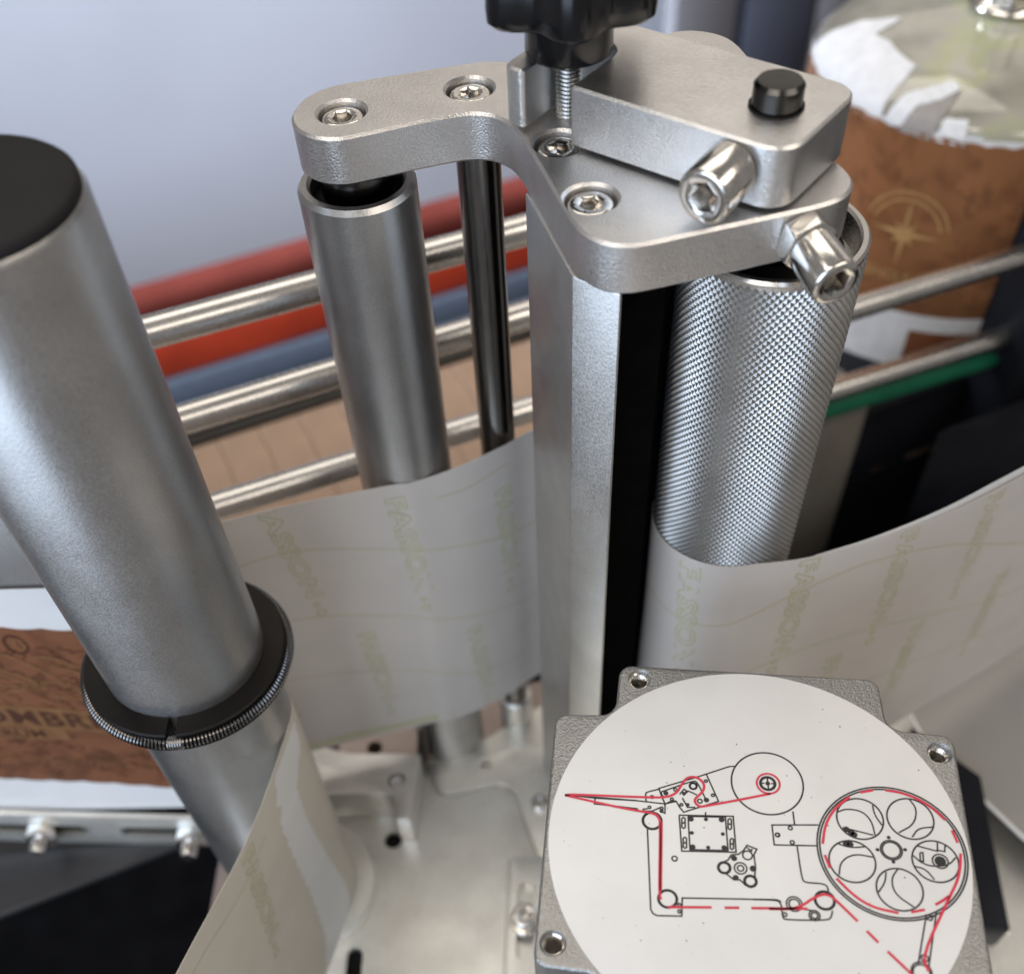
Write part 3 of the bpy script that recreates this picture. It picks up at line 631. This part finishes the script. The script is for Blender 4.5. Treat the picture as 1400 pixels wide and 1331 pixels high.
for bx in (-207, -147):
    p = rot @ Vector((bx, WY - 3.4, 8.5))
    bo = obj('bolt', orient(MB().lathe([(3.4, -2), (3.4, 10), (3.0, 10.6), (0, 10.6)], (0, 0), 24), p, (0, -1, 0.0)), 'chrome', sb)
    hx = circle_pts((0, 0), 6.6, 6, .3)
    obj('nut', orient(MB().prism(hx, 0.1, 5.2), p, (0, -1, 0)), 'chrome', sb, bev=(0.5, 2))
gp = obj('gusset_plate', MB().prism([(-151, 192.6), (-330, 196), (-330, 118), (-222.4, 161.7)], -9, -5.5), 'charcoal', loc=(-220, 170, -9), bev=(0.8, 2))
tag(gp, 'dark triangular gusset plate under the slotted bar', 'plate')

# ================================================================== MACHINE PARTS
# ---- big guide tube at the left
TX, TY, TR = -98.85, 168.1, 21.7
gt = thing('guide_tube', 'thick grey guide tube with a black end cap at the left', 'tube', (TX, TY, 0))
obj('tube', MB().lathe([(TR, 0.2), (TR, 284.8), (TR - 0.7, 286), (TR - 2.2, 286), (TR - 2.2, 282)], (TX, TY), 128), 'anodised', gt)
obj('end_cap', MB().lathe([(TR - 2.3, 281), (TR - 2.3, 286.2), (TR - 0.9, 286.3), (TR - 0.9, 287.4), (TR - 1.7, 288.1), (TR - 3.2, 288.3), (0, 288.6)], (TX, TY), 96), 'capplastic', gt, smooth=50)
obj('foot_flange', MB().lathe([(29.5, 0.1), (29.5, 5.0), (28.8, 5.8), (TR + 0.05, 6.4)], (TX, TY), 96), 'plate', gt)
# ---- split collar with a garter spring
cl = thing('split_collar', 'black split collar ring with a coil spring round the big tube', 'collar', (TX, TY, 152))
GA = R(-88); gap = R(3.4)
def arc_sweep(prof, a0, a1, n):
    m = MB(); k = len(prof); vs = []
    for i in range(n + 1):
        a = a0 + (a1 - a0) * i / n
        vs += [(TX + r * math.cos(a), TY + r * math.sin(a), z) for r, z in prof]
    fs = [(i * k + j, (i + 1) * k + j, (i + 1) * k + (j + 1) % k, i * k + (j + 1) % k) for i in range(n) for j in range(k)]
    fs += [tuple(range(k))[::-1], tuple(n * k + j for j in range(k))]
    return m.add(vs, fs)
prof = [(TR + 0.08, 152.4), (28.0, 152.4), (28.3, 152.7), (28.3, 153.3), (26.6, 153.9), (26.6, 156.9), (27.6, 157.4), (27.6, 158.2), (27.2, 158.6), (TR + 0.08, 158.6)]
obj('ring', arc_sweep(prof, GA + gap, GA + 2 * math.pi - gap * .6, 150), 'ringblack', cl)
turns = 178; pts = []
for i in range(turns * 14 + 1):
    a = GA + 2 * math.pi * i / (turns * 14); ph = 2 * math.pi * i / 14
    rr = 27.6 + 1.45 * math.cos(ph); pts.append((TX + rr * math.cos(a), TY + rr * math.sin(a), 155.4 + 1.45 * math.sin(ph)))
obj('coil_spring', MB().tube(pts, 0.33, 5), 'spring', cl, smooth=60)
jn = MB()
for k in range(6):
    a = GA + R(-1.2 + k * 1.3); q = [(TX + (27.6 + 1.75 * math.cos(t)) * math.cos(a), TY + (27.6 + 1.75 * math.cos(t)) * math.sin(a), 155.4 + 1.75 * math.sin(t)) for t in [2 * math.pi * i / 16 for i in range(17)]]
    jn.tube(q, 0.36, 6)
obj('spring_joint', jn, 'spring', cl, smooth=60)

# ---- idler roller, rod, post
IX, IY, IR = -42.8, 239.9, 14.45
ir = thing('idler_roller', 'slim grey idler roller under the bracket arm, left of the black rod', 'roller', (IX, IY, -1))
obj('sleeve', MB().lathe([(IR, -1), (IR, 247.6), (IR - 0.9, 248.8), (IR - 2.4, 248.9), (IR - 3.1, 248.0), (IR - 3.1, 241), (IR - 5, 241)], (IX, IY), 96), 'anodised', ir)
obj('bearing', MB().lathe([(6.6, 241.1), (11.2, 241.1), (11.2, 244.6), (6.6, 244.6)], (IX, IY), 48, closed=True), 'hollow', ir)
obj('spindle', MB().lathe([(6.5, 230), (6.5, 246.0), (8.6, 246.4), (8.6, 253.4)], (IX, IY), 48), 'rod', ir)
gr = thing('guide_rod', 'thin polished black rod between the idler roller and the post', 'rod', (-13.7, 248.7, -8))
obj('shaft', MB().lathe([(5.5, -6), (5.5, 253.4)], (-13.7, 248.7), 64), 'rodsteel', gr)
obj('foot_bush', MB().lathe([(7.2, -11.5), (7.2, 16), (6.6, 16.8), (5.55, 16.8)], (-13.7, 248.7), 48), 'plate', gr)
po = thing('support_post', 'angular silver aluminium post under the bracket corner', 'post', (5, 200, 1.6))
obj('body', MB().prism(round_poly([(-2.3, 223.2), (7.3, 190.5), (17.1, 183.6), (17.6, 198.5), (13, 214), (6, 226)], [0.5, 0.5, 0.5, 1, 2, 2], 3), 1.6, 253.3), 'postmetal', po, bev=(0.5, 2, 55))
tag(obj('black_bar', MB().prism([(18.6, 200), (28.6, 203.5), (38.5, 237), (31, 241), (19.5, 214)], 1.6, 252.6), 'blackbar', loc=(25, 194, 1.6)), 'flat black bar between the post and the knurled roller', 'bar')

# ---- knurled roller
KX, KY, KR = 52.6, 210.5, 20.5
kr = thing('knurled_roller', 'knurled steel feed roller under the clamp bracket', 'roller', (KX, KY, 2))
ZK0, ZK1 = 100.0, 249.4; na = 74; dz = 1.9; nr = int((ZK1 - ZK0) / dz)
mb = MB(); vid = {}
def kv(i2, j, r):                      # half-step lattice: i2 in half columns, j in half rows
    key = (i2 % (2 * na), j, r)
    if key not in vid:
        a = math.pi * i2 / na; vid[key] = len(mb.v); mb.v.append((KX + r * math.cos(a), KY + r * math.sin(a), ZK0 + j * dz / 2))
    return vid[key]
rg = KR - 0.40; rp_ = KR + 0.10
for j in range(1, 2 * nr):
    for i in range(na):
        c = 2 * i + (j % 2)
        W_, E_, S_, N_ = kv(c - 1, j, rg), kv(c + 1, j, rg), kv(c, j - 1, rg), kv(c, j + 1, rg)
        a = math.pi * c / na; z = ZK0 + j * dz / 2; k = len(mb.v); f_ = 0.1
        da = math.pi / na * f_; d2 = dz / 2 * f_
        mb.v += [(KX + rp_ * math.cos(a - da), KY + rp_ * math.sin(a - da), z), (KX + rp_ * math.cos(a), KY + rp_ * math.sin(a), z - d2), (KX + rp_ * math.cos(a + da), KY + rp_ * math.sin(a + da), z), (KX + rp_ * math.cos(a), KY + rp_ * math.sin(a), z + d2)]
        mb.f += [(W_, S_, k + 1, k), (S_, E_, k + 2, k + 1), (E_, N_, k + 3, k + 2), (N_, W_, k, k + 3), (k, k + 1, k + 2, k + 3)]
kn = obj('knurled_sleeve', mb, 'knurl', kr, smooth=0)
tag(kn, kind='stuff')
obj('core', MB().lathe([(KR - 0.6, 2), (KR - 0.5, ZK0 + 0.4), (KR - 0.5, 248.6), (KR - 0.1, 249.0), (KR - 0.1, 249.3), (KR - 0.7, 249.9), (KR - 1.8, 250.0), (KR - 2.3, 249.4), (KR - 2.3, 243), (8, 242)], (KX, KY), 96), 'steel', kr)
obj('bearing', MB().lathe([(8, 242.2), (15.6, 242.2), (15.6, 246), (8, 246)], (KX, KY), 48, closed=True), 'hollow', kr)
obj('spindle', MB().lathe([(7.5, 238), (7.5, 253.4)], (KX, KY), 48), 'rod', kr)

# ---- bracket
ZB = 264.5
bo_pts = [(-55.2, 240.5), (-54.8, 237.0), (-53.4, 233.4), (-49.6, 229.6), (-43.9, 227.9), (-38, 229.7), (-26.2, 234.1), (-17.5, 236.7), (-12.5, 237.1), (-8.6, 235.6), (-5.0, 231.6), (-3.0, 227.0), (0.8, 214.6),
          (4.2, 202.5), (7.2, 192.0), (9.4, 187.6), (12.7, 184.4), (16.5, 183.1), (20.7, 183.3), (32, 186.9), (46, 191.0), (58.5, 194.9), (62.8, 198.0), (64.9, 202.5), (64.2, 207.5), (61.5, 213),
          (56, 232), (51.5, 255), (49.5, 264), (46.5, 269.5), (41, 272.8), (35.5, 273.2), (30.5, 270.5), (27.5, 265.5), (24, 255), (16, 251), (2, 258), (-8, 261.8), (-13, 261.6), (-32.8, 256.9), (-46.6, 253.2), (-51.2, 250.2), (-54, 246)]
br = thing('bracket', 'three armed aluminium bracket plate tying the roller tops together', 'bracket', (5, 215, 253.5))
brp = obj('plate', MB().prism(chaikin(bo_pts, 2), 253.5, ZB), 'blasted', br, bev=(0.6, 1, 40))
SCR = [(-43.6, 240.2), (-14.6, 248.6), (11.3, 200.3), (5.4, 222.6)]
def cbore(x, y):
    return MB().lathe([(5.55, ZB - 5), (5.55, ZB - 0.6), (6.3, ZB + 0.15), (6.3, ZB + 1)], (x, y), 48)
cut(brp, [cbore(*p) for p in SCR])
for i, (x, y) in enumerate(SCR):
    obj('screw', orient(screw_head(4.95, 4, 2.45, 2.6, 0.75), (x, y, ZB - 1.0), (0, 0, 1), 0.2 + 0.5 * i), 'chrome', br)
# stop screw with hex nut out of the bracket's front edge
d2 = Vector((0.30, -0.90, -0.10)).normalized()
p2 = Vector((53.5, 193.6, 258.9))
obj('stop_nut', orient(MB().prism(circle_pts((0, 0), 5.9, 6, .35), 0.2, 5.0), p2, d2), 'chrome', br, bev=(0.45, 2))
ss = obj('stop_screw', orient(MB().lathe([(2.6, -4), (2.6, 8)], (0, 0), 24), p2, d2), 'chrome', br)
obj('socket_head', orient(screw_head(4.9, 10.5, 2.9, 6.5, 0.6), p2 + d2 * 15.8, d2, .4), 'chrome', ss)

# ---- clamp block on top of the bracket
e = Vector((0.8, -0.6)); t_ = Vector((0.6, 0.8)); o_ = Vector((7.7, 219.5))
def st(s, t): p = o_ + e * s + t_ * t; return (p.x, p.y)
cb_ = thing('clamp_block', 'thick brushed aluminium clamp block lying on the bracket', 'clamp', (*st(20, 15), 265.2))
out = round_poly([st(0, 0), st(49.8, 0), st(49.8, 30), st(-17.5, 30), st(-17.5, 0), st(-12.2, 0), st(-12.2, 20), st(0, 20)], [0.6, 6, 5.5, 4, 2.2, 1.2, 5, 5])
blk = obj('block', MB().prism(out, 265.3, 277.5), 'milled', cb_, bev=(0.5, 1, 50))
px, py = 47.6, 207.9
pin = obj('dowel_pin', MB().lathe([(5.0, 277.6), (5.0, 281.6), (4.3, 282.4), (3.4, 282.5), (0, 282.35)], (px, py), 48), 'rod', cb_)
obj('pin_collar', MB().lathe([(5.1, 277.55), (5.5, 277.55), (5.5, 277.9), (5.1, 277.9)], (px, py), 48, closed=True), 'hollow', pin)
d1 = Vector((-0.52, -0.80, -0.30)).normalized(); p1 = Vector((*st(38.6, 0.3), 272.0))
sc1 = obj('set_screw', orient(MB().lathe([(2.6, -3), (2.6, 3)], (0, 0), 24), p1, Vector((-.6, -.8, 0))), 'chrome', cb_)
obj('socket_head', orient(screw_head(5.6, 10.2, 3.3, 6.5, 0.7), p1 + Vector((-.6, -.8, -0.08)).normalized() * 11.8, Vector((-.6, -.8, -0.08)), .3), 'chrome', sc1)

# ---- star knob on its threaded stud
NX, NY = st(-8.8, 12.0)
kb = thing('star_knob', 'black star knob on a threaded stud at the top edge', 'knob', (NX, NY, 262))
def star_ring(r, amp, z, n=120, lobes=6, ph=3.0):
    return [(NX + (r + amp * math.cos(lobes * (2 * math.pi * i / n) + ph)) * math.cos(2 * math.pi * i / n), NY + (r + amp * math.cos(lobes * (2 * math.pi * i / n) + ph)) * math.sin(2 * math.pi * i / n), z) for i in range(n)]
rings = [star_ring(9.0, 0, 278), star_ring(9.4, 0, 278.6), star_ring(9.3, 0, 282.8), star_ring(9.7, 0.2, 285), star_ring(11.8, 1.0, 286), star_ring(15.9, 1.9, 286.4), star_ring(17.0, 2.0, 287.4), star_ring(17.2, 2.0, 289.8), star_ring(16.4, 1.9, 300.8), star_ring(15.2, 2.0, 302.8), star_ring(11, 1, 304), star_ring(4, 0, 304.6)]
n = 120; mb = MB(); fs = []
for k in range(len(rings) - 1):
    for i in range(n): fs.append((k * n + i, k * n + (i + 1) % n, (k + 1) * n + (i + 1) % n, (k + 1) * n + i))
fs += [tuple(range(n))[::-1], tuple((len(rings) - 1) * n + i for i in range(n))]
obj('grip', mb.add([p for r_ in rings for p in r_], fs), 'blackplastic', kb, smooth=40)
prof = []
for i in range(18): prof += [(2.45, 263.5 + i * 0.85), (2.95, 263.92 + i * 0.85)]
obj('threaded_stud', MB().lathe(prof, (NX, NY), 32), 'steel', kb, smooth=0)

# ---- motor with the threading diagram
MX, MY, ZM = 43.84, 97.77, 178.0
me1, me2 = Vector((0.9943, -0.1075)), Vector((0.1075, 0.9943))
def ml(u, v): p = Vector((MX, MY)) + me1 * u + me2 * v; return (p.x, p.y)
mt = thing('motor', 'square die cast motor housing with a round white diagram label', 'motor', (MX, MY, 3.1))
corner = [(-31, 45), (-31.4, 33.5), (-33, 30.5), (-45.4, 29.6)]
pts, rad = [], []
for q in range(4):
    for (u, v), rr in zip(corner, (3.2, 4, 4, 3.0)):
        a = -q * math.pi / 2; c, s = round(math.cos(a)), round(math.sin(a))
        pts.append(ml(u * c - v * s, u * s + v * c)); rad.append(rr)
# corner list runs anticlockwise per corner; order the corners the same way round
ordered = []; orad = []
for q in (0, 3, 2, 1):
    ordered += pts[4 * q:4 * q + 4]; orad += rad[4 * q:4 * q + 4]
hous = round_poly(ordered, orad, 6)
hb = obj('housing', MB().prism(hous, 120, ZM), 'cast', mt, bev=(0.8, 3, 50))
HOL = [(-26.3, 41.0), (41.3, 26.0), (26.3, -41.0), (-41.3, -26.0)]
cut(hb, [MB().lathe([(2.35, ZM - 12), (2.35, ZM - 0.7), (2.9, ZM + 0.1), (2.9, ZM + 1)], ml(*h), 32) for h in HOL])
for h in HOL:
    prof = []
    for i in range(11): prof += [(2.32, ZM - 10 + i * 0.85), (1.95, ZM - 9.58 + i * 0.85)]
    obj('threaded_hole', MB().lathe([(0, ZM - 10)] + prof + [(2.32, ZM - 0.75)], ml(*h), 28, top=False), 'chrome', mt, smooth=0)
obj('lower_body', MB().prism(round_poly([ml(-42, -42), ml(42, -42), ml(42, 42), ml(-42, 42)], 4), 3.1, 120), 'cast', mt, bev=(0.5, 2))
dl = obj('diagram_label', MB().lathe([(44.35, ZM + 0.03), (44.35, ZM + 0.16), (44.2, ZM + 0.2), (0, ZM + 0.2)], (MX, MY), 160), 'white_label', mt)
def flat_ribbon(mb, pts, w, z, closed=False):
    n = len(pts); L_, R_ = [], []
    for i in range(n):
        a = Vector(pts[i - 1] if (i or closed) else pts[0]); b = Vector(pts[(i + 1) % n] if (i < n - 1 or closed) else pts[-1]); p = Vector(pts[i])
        d1_ = (p - a); d2_ = (b - p)
        if d1_.length < 1e-6: d1_ = d2_
        if d2_.length < 1e-6: d2_ = d1_
        d1_.normalize(); d2_.normalize(); n1 = Vector((-d1_.y, d1_.x)); n2 = Vector((-d2_.y, d2_.x)); m_ = n1 + n2
        if m_.length < 0.3: m_ = n2
        m_.normalize(); k = min(1.6, 1 / max(0.3, m_.dot(n2)))
        L_.append(p + m_ * w / 2 * k); R_.append(p - m_ * w / 2 * k)
    vs = []
    for l, r_ in zip(L_, R_): vs += [(*ml(*l), z), (*ml(*r_), z)]
    mb.add(vs, [(2 * i, 2 * i + 1, (2 * i + 3) % (2 * n), (2 * i + 2) % (2 * n)) for i in range(n if closed else n - 1)])
def inside(p): return p[0] ** 2 + p[1] ** 2 < 44.0 ** 2
ink = MB(); inkd = MB(); redm = MB()
def soften(p):
    p = [tuple(q) for q in p]
    turn = max([abs((Vector(p[i]) - Vector(p[i - 1])).angle(Vector(p[i + 1]) - Vector(p[i]), 0)) for i in range(1, len(p) - 1)] or [0])
    return chaikin(p, 2, False) if turn < R(62) and p[0] != p[-1] else p
for p in BLK: flat_ribbon(ink, soften(p), 0.35, ZM + 0.24)
for x, y, r_ in CIR: flat_ribbon(ink, circle_pts((x, y), r_, 72 if r_ > 3 else 24), 0.38 if r_ > 4 else 0.34, ZM + 0.25, True)
for x, y, r_ in DOT: ink.add([(*ml(*q), ZM + 0.26) for q in circle_pts((x, y), r_, 20)], [tuple(range(20))])
ink.add([(*ml(*q), ZM + 0.255) for q in WEDGE], [tuple(range(len(WEDGE)))])
obj('diagram_lines', ink, 'ink', dl, smooth=0)
for p in RED: flat_ribbon(redm, chaikin([tuple(q) for q in p], 2, False), 0.56, ZM + 0.29)
for x, y, r_ in REDC: flat_ribbon(redm, circle_pts((x, y), r_, 48), 0.45, ZM + 0.29, True)
obj('web_path_lines', redm, 'redink', dl, smooth=0)
random.seed(5); sp_ = MB()
for i in range(80):
    a, rr = random.uniform(0, 6.28), 42 * math.sqrt(random.random()); r0 = random.choice([0.06, 0.08, 0.1, 0.16])
    q = [(rr * math.cos(a) + r0 * random.uniform(.6, 1.5) * math.cos(k * 1.05), rr * math.sin(a) + r0 * random.uniform(.6, 1.4) * math.sin(k * 1.05)) for k in range(6)]
    sp_.add([(*ml(*p), ZM + 0.235) for p in q], [tuple(range(6))])
tag(obj('dirt_specks', sp_, 'speck', dl, smooth=0), kind='stuff')

# ---- mounting block on the bed, left of the idler roller
mk = thing('mounting_block', 'milled L shaped block screwed to the bed behind the big tube', 'block', (-72, 205, 0))
out = round_poly([(-104, 219.2), (-52.6, 217.6), (-55.2, 187.6), (-60.6, 187.6), (-61.5, 199.6), (-104, 199.6)], [1, 0.4, 0.4, 0.4, 7, 1], 8)
mo = obj('body', MB().prism(out, 0.03, 20), 'milled', mk, bev=(0.4, 2, 50))
cut(mo, [cyl((-61.6, 205.2), 3.6, 15.5, 21, 32)])
obj('screw', orient(screw_head(3.2, 3, 1.6, 1.6, 0.6), (-61.6, 205.2, 18.3), (0, 0, 1), .1), 'chrome', mk)
obj('rear_wall', MB().prism([(-53.8, 228), (-52.2, 228), (-52.2, 218.2), (-53.8, 218.2)], 0.03, 22), 'darkmetal', mk)

# ================================================================== PAPER WEBS
def fasson(strip, u, z, du, dz, height, off=0.07):
    """outlined lettering running down the web, letter tops towards +u"""
    es, tv, tf = text_edges('FASSON', 10, 0.25, 1.02)
    W_ = max(p[0] for p in tv); L = math.hypot(du, dz); m = MB(); w_ = 0.55
    ux, uz = du / L, dz / L
    for a, b in es:
        q = []
        for x, y in (a, b):
            s_ = x / W_ * L; h_ = y / 7.3 * height
            q.append((u + ux * s_ + h_ * 1.0, z + uz * s_ + h_ * 0.05))
        r_ = strip.ribbon(q, w_, off); m.add(r_.v, r_.f)
    for k, (rr) in enumerate((0.9, 1.5)):
        cu_, cz_ = u + ux * (L + 4 + 4.5 * k) + 1.5, z + uz * (L + 4 + 4.5 * k)
        r_ = strip.ribbon([(cu_ + rr * math.cos(t * .5236), cz_ + rr * math.sin(t * .5236)) for t in range(13)], w_ * 1.3, off); m.add(r_.v, r_.f)
    return m
def clipz(mb, z0, z1):
    keep = [f for f in mb.f if all(z0 <= mb.v[i][2] <= z1 for i in f)]; mb.f = keep; return mb
def wave(strip, pts, w=0.55, off=0.06):
    r_ = resample([(*p,) for p in pts], 2.0); return strip.ribbon([(p.x, p.y) for p in r_], w, off)
# left run, passing in front of idler roller and rod
ls = Strip([(-125, 203), (-94.2, 212.1), (-74.3, 218.2), (-52.8, 223.2), (-43.5, 225.1), (-39.0, 225.6), (-26.7, 231.2), (-12, 241.0), (-4.4, 246.9), (5, 252), (14, 256)], 0.22)
lp = thing('liner_run', 'printed grey paper liner stretched behind the big tube past the idler roller', 'paper web', (-50, 224, 32))
sh = obj('sheet', ls.sheet(32, 163, nz=24, edge=lambda u: (0.35 * math.sin(u * 0.09), 0.25 * math.sin(u * 0.07 + 2))), 'paper', lp, smooth=60)
pr = MB()
for a in ((41.5, 167, 7.5, -46, 5.6), (80, 158.5, 4.5, -45, 6.2), (116.5, 146, 2, -42, 6.0), (61.5, 97, 3, -42, 6.0), (100.5, 86, 3, -42, 5.8), (24, 100, 4, -42, 5.8)):
    q = clipz(fasson(ls, *a), 32.5, 162.6); pr.add(q.v, q.f)
for ln in ([(20, 142), (48.7, 143.5), (82.4, 135.5), (105, 128), (118.7, 123), (135, 122)], [(15, 112), (41.8, 112.5), (78, 102), (100, 93), (120, 86), (135, 84)], [(10, 80), (35, 81), (60, 75), (87, 66), (105, 57), (125, 52)], [(96, 154), (108, 153), (122, 155)]):
    q = wave(ls, ln); pr.add(q.v, q.f)
q = ls.sheet(34, 37.5, thick=0.01, nz=1, u0=20, u1=84); q = MB().add([(x, y - 0.09, z) for x, y, z in q.v], q.f); pr.add(q.v, q.f)
obj('green_print', pr, 'print', sh, smooth=0)
# right run, wrapped on the knurled roller
rk = 20.85
def zz(z): return 379.36 - (379.36 - z) * 1.05
rs = Strip([(KX + rk * math.cos(R(a)), KY + rk * math.sin(R(a))) for a in range(165, 286, 5)] + [(72.5, 192.4), (93.9, 198.8), (116.6, 208.5), (141.1, 222.3), (173, 241.5), (210, 265), (252, 292)], 0.12)
rp2 = thing('liner_run', 'printed grey paper liner wrapped round the knurled roller, running off right', 'paper web', (100, 202, 31))
sh2 = obj('sheet', rs.sheet(30.5, 162, nz=20, edge=lambda u: (0.3 * math.sin(u * .05), 0.35 * math.sin(u * 0.045 + 1))), 'paper', rp2, smooth=60)
pr = MB()
for a in ((22, 170.5, 2.5, -46, 6.3), (55, 171.5, -1, -44, 5.8), (85, 171.5, 2, -44, 6.0), (115, 172, 4, -42, 6.0), (74, 120, 1, -40, 5.8), (106, 118, 1, -40, 5.8), (141, 122, 2, -40, 5.8)):
    q = clipz(fasson(rs, a[0] * 1.05, zz(a[1]), a[2], a[3], a[4]), 31, 161.6); pr.add(q.v, q.f)
for ln in ([(6, 151), (14.2, 148), (29.3, 147), (41.9, 149), (56.7, 158), (77.4, 163), (105.7, 156), (146, 134), (170, 128)], [(40, 118), (54, 126), (70, 130), (88.3, 128.2), (115, 119), (141.6, 108), (170, 100)], [(60, 88), (85, 96), (110, 94), (147, 84), (175, 74)]):
    q = wave(rs, [(u * 1.05, zz(z)) for u, z in ln]); pr.add(q.v, q.f)
obj('green_print', pr, 'print', sh2, smooth=0)
# white ply just behind the right run
ws = Strip([(76, 194.0), (93.9, 199.6), (116.6, 209.5), (141.1, 223.5), (173, 243), (210, 266.7), (252, 293.8)], 0.0)
tag(obj('backing_ply', ws.sheet(33, 161.2, nz=6, du=3, edge=lambda u: (0, min(3.2, u * 0.055))), 'paperwhite', loc=(110, 204, 44), smooth=60), 'white inner ply showing along the top of the right liner run', 'paper web')
# front run, leaving the big tube towards the viewer
fr = 22.0
fs_ = Strip([(TX + fr * math.cos(R(a)), TY + fr * math.sin(R(a))) for a in range(70, -12, -6)] + [(-79.6, 150), (-84, 132), (-90, 113), (-97, 92), (-106, 68), (-116, 40)], 0.0)
fs_.p = fs_.p[::-1]; tot = fs_.u[-1]; fs_.u = [0.0]
for a, b in zip(fs_.p[:-1], fs_.p[1:]): fs_.u.append(fs_.u[-1] + (b - a).length)
fp = thing('liner_run', 'beige paper liner leaving the big tube towards the lower edge', 'paper web', (-88, 120, 8))
sh3 = obj('sheet', fs_.sheet(8, 122.5, nz=20, edge=lambda u: (0, 3.5 * max(0, 1 - abs(tot - u - 30) / 26) + 0.5 * math.sin(u * .13))), 'paperwarm', fp, smooth=60)
pr = MB()
for a in ((tot - 72.0, 119, -7, -46, 6.4), (tot - 92, 60, -6, -40, 6.2)):
    q = clipz(fasson(fs_, *a), 8.5, 122); pr.add(q.v, q.f)
q = wave(fs_, [(tot - 125, 112), (tot - 100, 114), (tot - 80, 110), (tot - 60, 112)], 0.3); pr.add(q.v, q.f)
obj('green_print', pr, 'print', sh3, smooth=0)
# lighter glassine patch left where a label was peeled off
film = [(26, 124), (27.5, 112), (39, 103), (40.5, 85), (38.6, 56), (35, 25), (36, 9), (66, 9), (57.4, 25), (54.5, 60), (54.2, 85), (52.9, 106), (49, 108), (51, 112), (45, 125)]
mb = MB(); nz = 46
def span(z):
    us = []
    for (u0, z0), (u1, z1) in zip(film, film[1:] + film[:1]):
        if (z0 - z) * (z1 - z) <= 0 and abs(z1 - z0) > 1e-6: us.append(u0 + (u1 - u0) * (z - z0) / (z1 - z0))
    return min(us), max(us)
rows = []
for k in range(nz + 1):
    z = 9.2 + (122.3 - 9.2) * k / nz; a, b = span(z); a += 0.5 * math.sin(z * 1.3); b += 0.7 * math.sin(z * .9)
    rows.append([fs_.at(tot - (a + (b - a) * i / 14), z, 0.08) for i in range(15)])
mb.add([p for r_ in rows for p in r_], [(k * 15 + i, k * 15 + i + 1, (k + 1) * 15 + i + 1, (k + 1) * 15 + i) for k in range(nz) for i in range(14)])
obj('peeled_patch', mb, 'paperwhite', sh3, smooth=60)

# ---- low parts at the right of the motor
lo = [(152, 238), (155, 224), (161, 212), (168, 201.5), (175.5, 190), (183, 178.5), (198, 157), (222, 128)]
mb = MB(); k = 14
for i, (x, y) in enumerate(lo):
    for s_ in range(k + 1):
        t = s_ / k; mb.v.append((x + 110 * t, y + 90 * t, 12 + 9 * math.sin(t * 2.2) - 5 * t * t))
mb.f = [(i * (k + 1) + s_, (i + 1) * (k + 1) + s_, (i + 1) * (k + 1) + s_ + 1, i * (k + 1) + s_ + 1) for i in range(len(lo) - 1) for s_ in range(k)]
n0 = len(mb.v); mb.v += [(x, y, z - 0.6) for x, y, z in mb.v]; mb.f += [tuple(q + n0 for q in f[::-1]) for f in mb.f]
lw_ = thing('lower_web', 'dull grey lower web below the right liner run', 'paper web', (180, 190, 12))
obj('sheet', mb, 'greyweb', lw_, smooth=60)
obj('lit_rim', MB().tube([(p.x, p.y, 12) for p in resample(lo, 4)], 0.9, 10), 'paperwhite', lw_, smooth=60)  # white tube painting the light caught along the sheet's edge
bl = thing('black_rail', 'black ribbed rail lying on the bed right of the motor', 'rail', (160, 170, 0.1))
obj('rail', MB().prism([(150, 228), (172, 204), (166, 140), (150, 142)], 0.1, 16), 'black_frame', bl, bev=(0.8, 2))
obj('edge_trim', MB().tube([(173.2, 204, 10), (170, 170, 10), (167.3, 141, 10)], 1.1, 10), 'steel', bl)
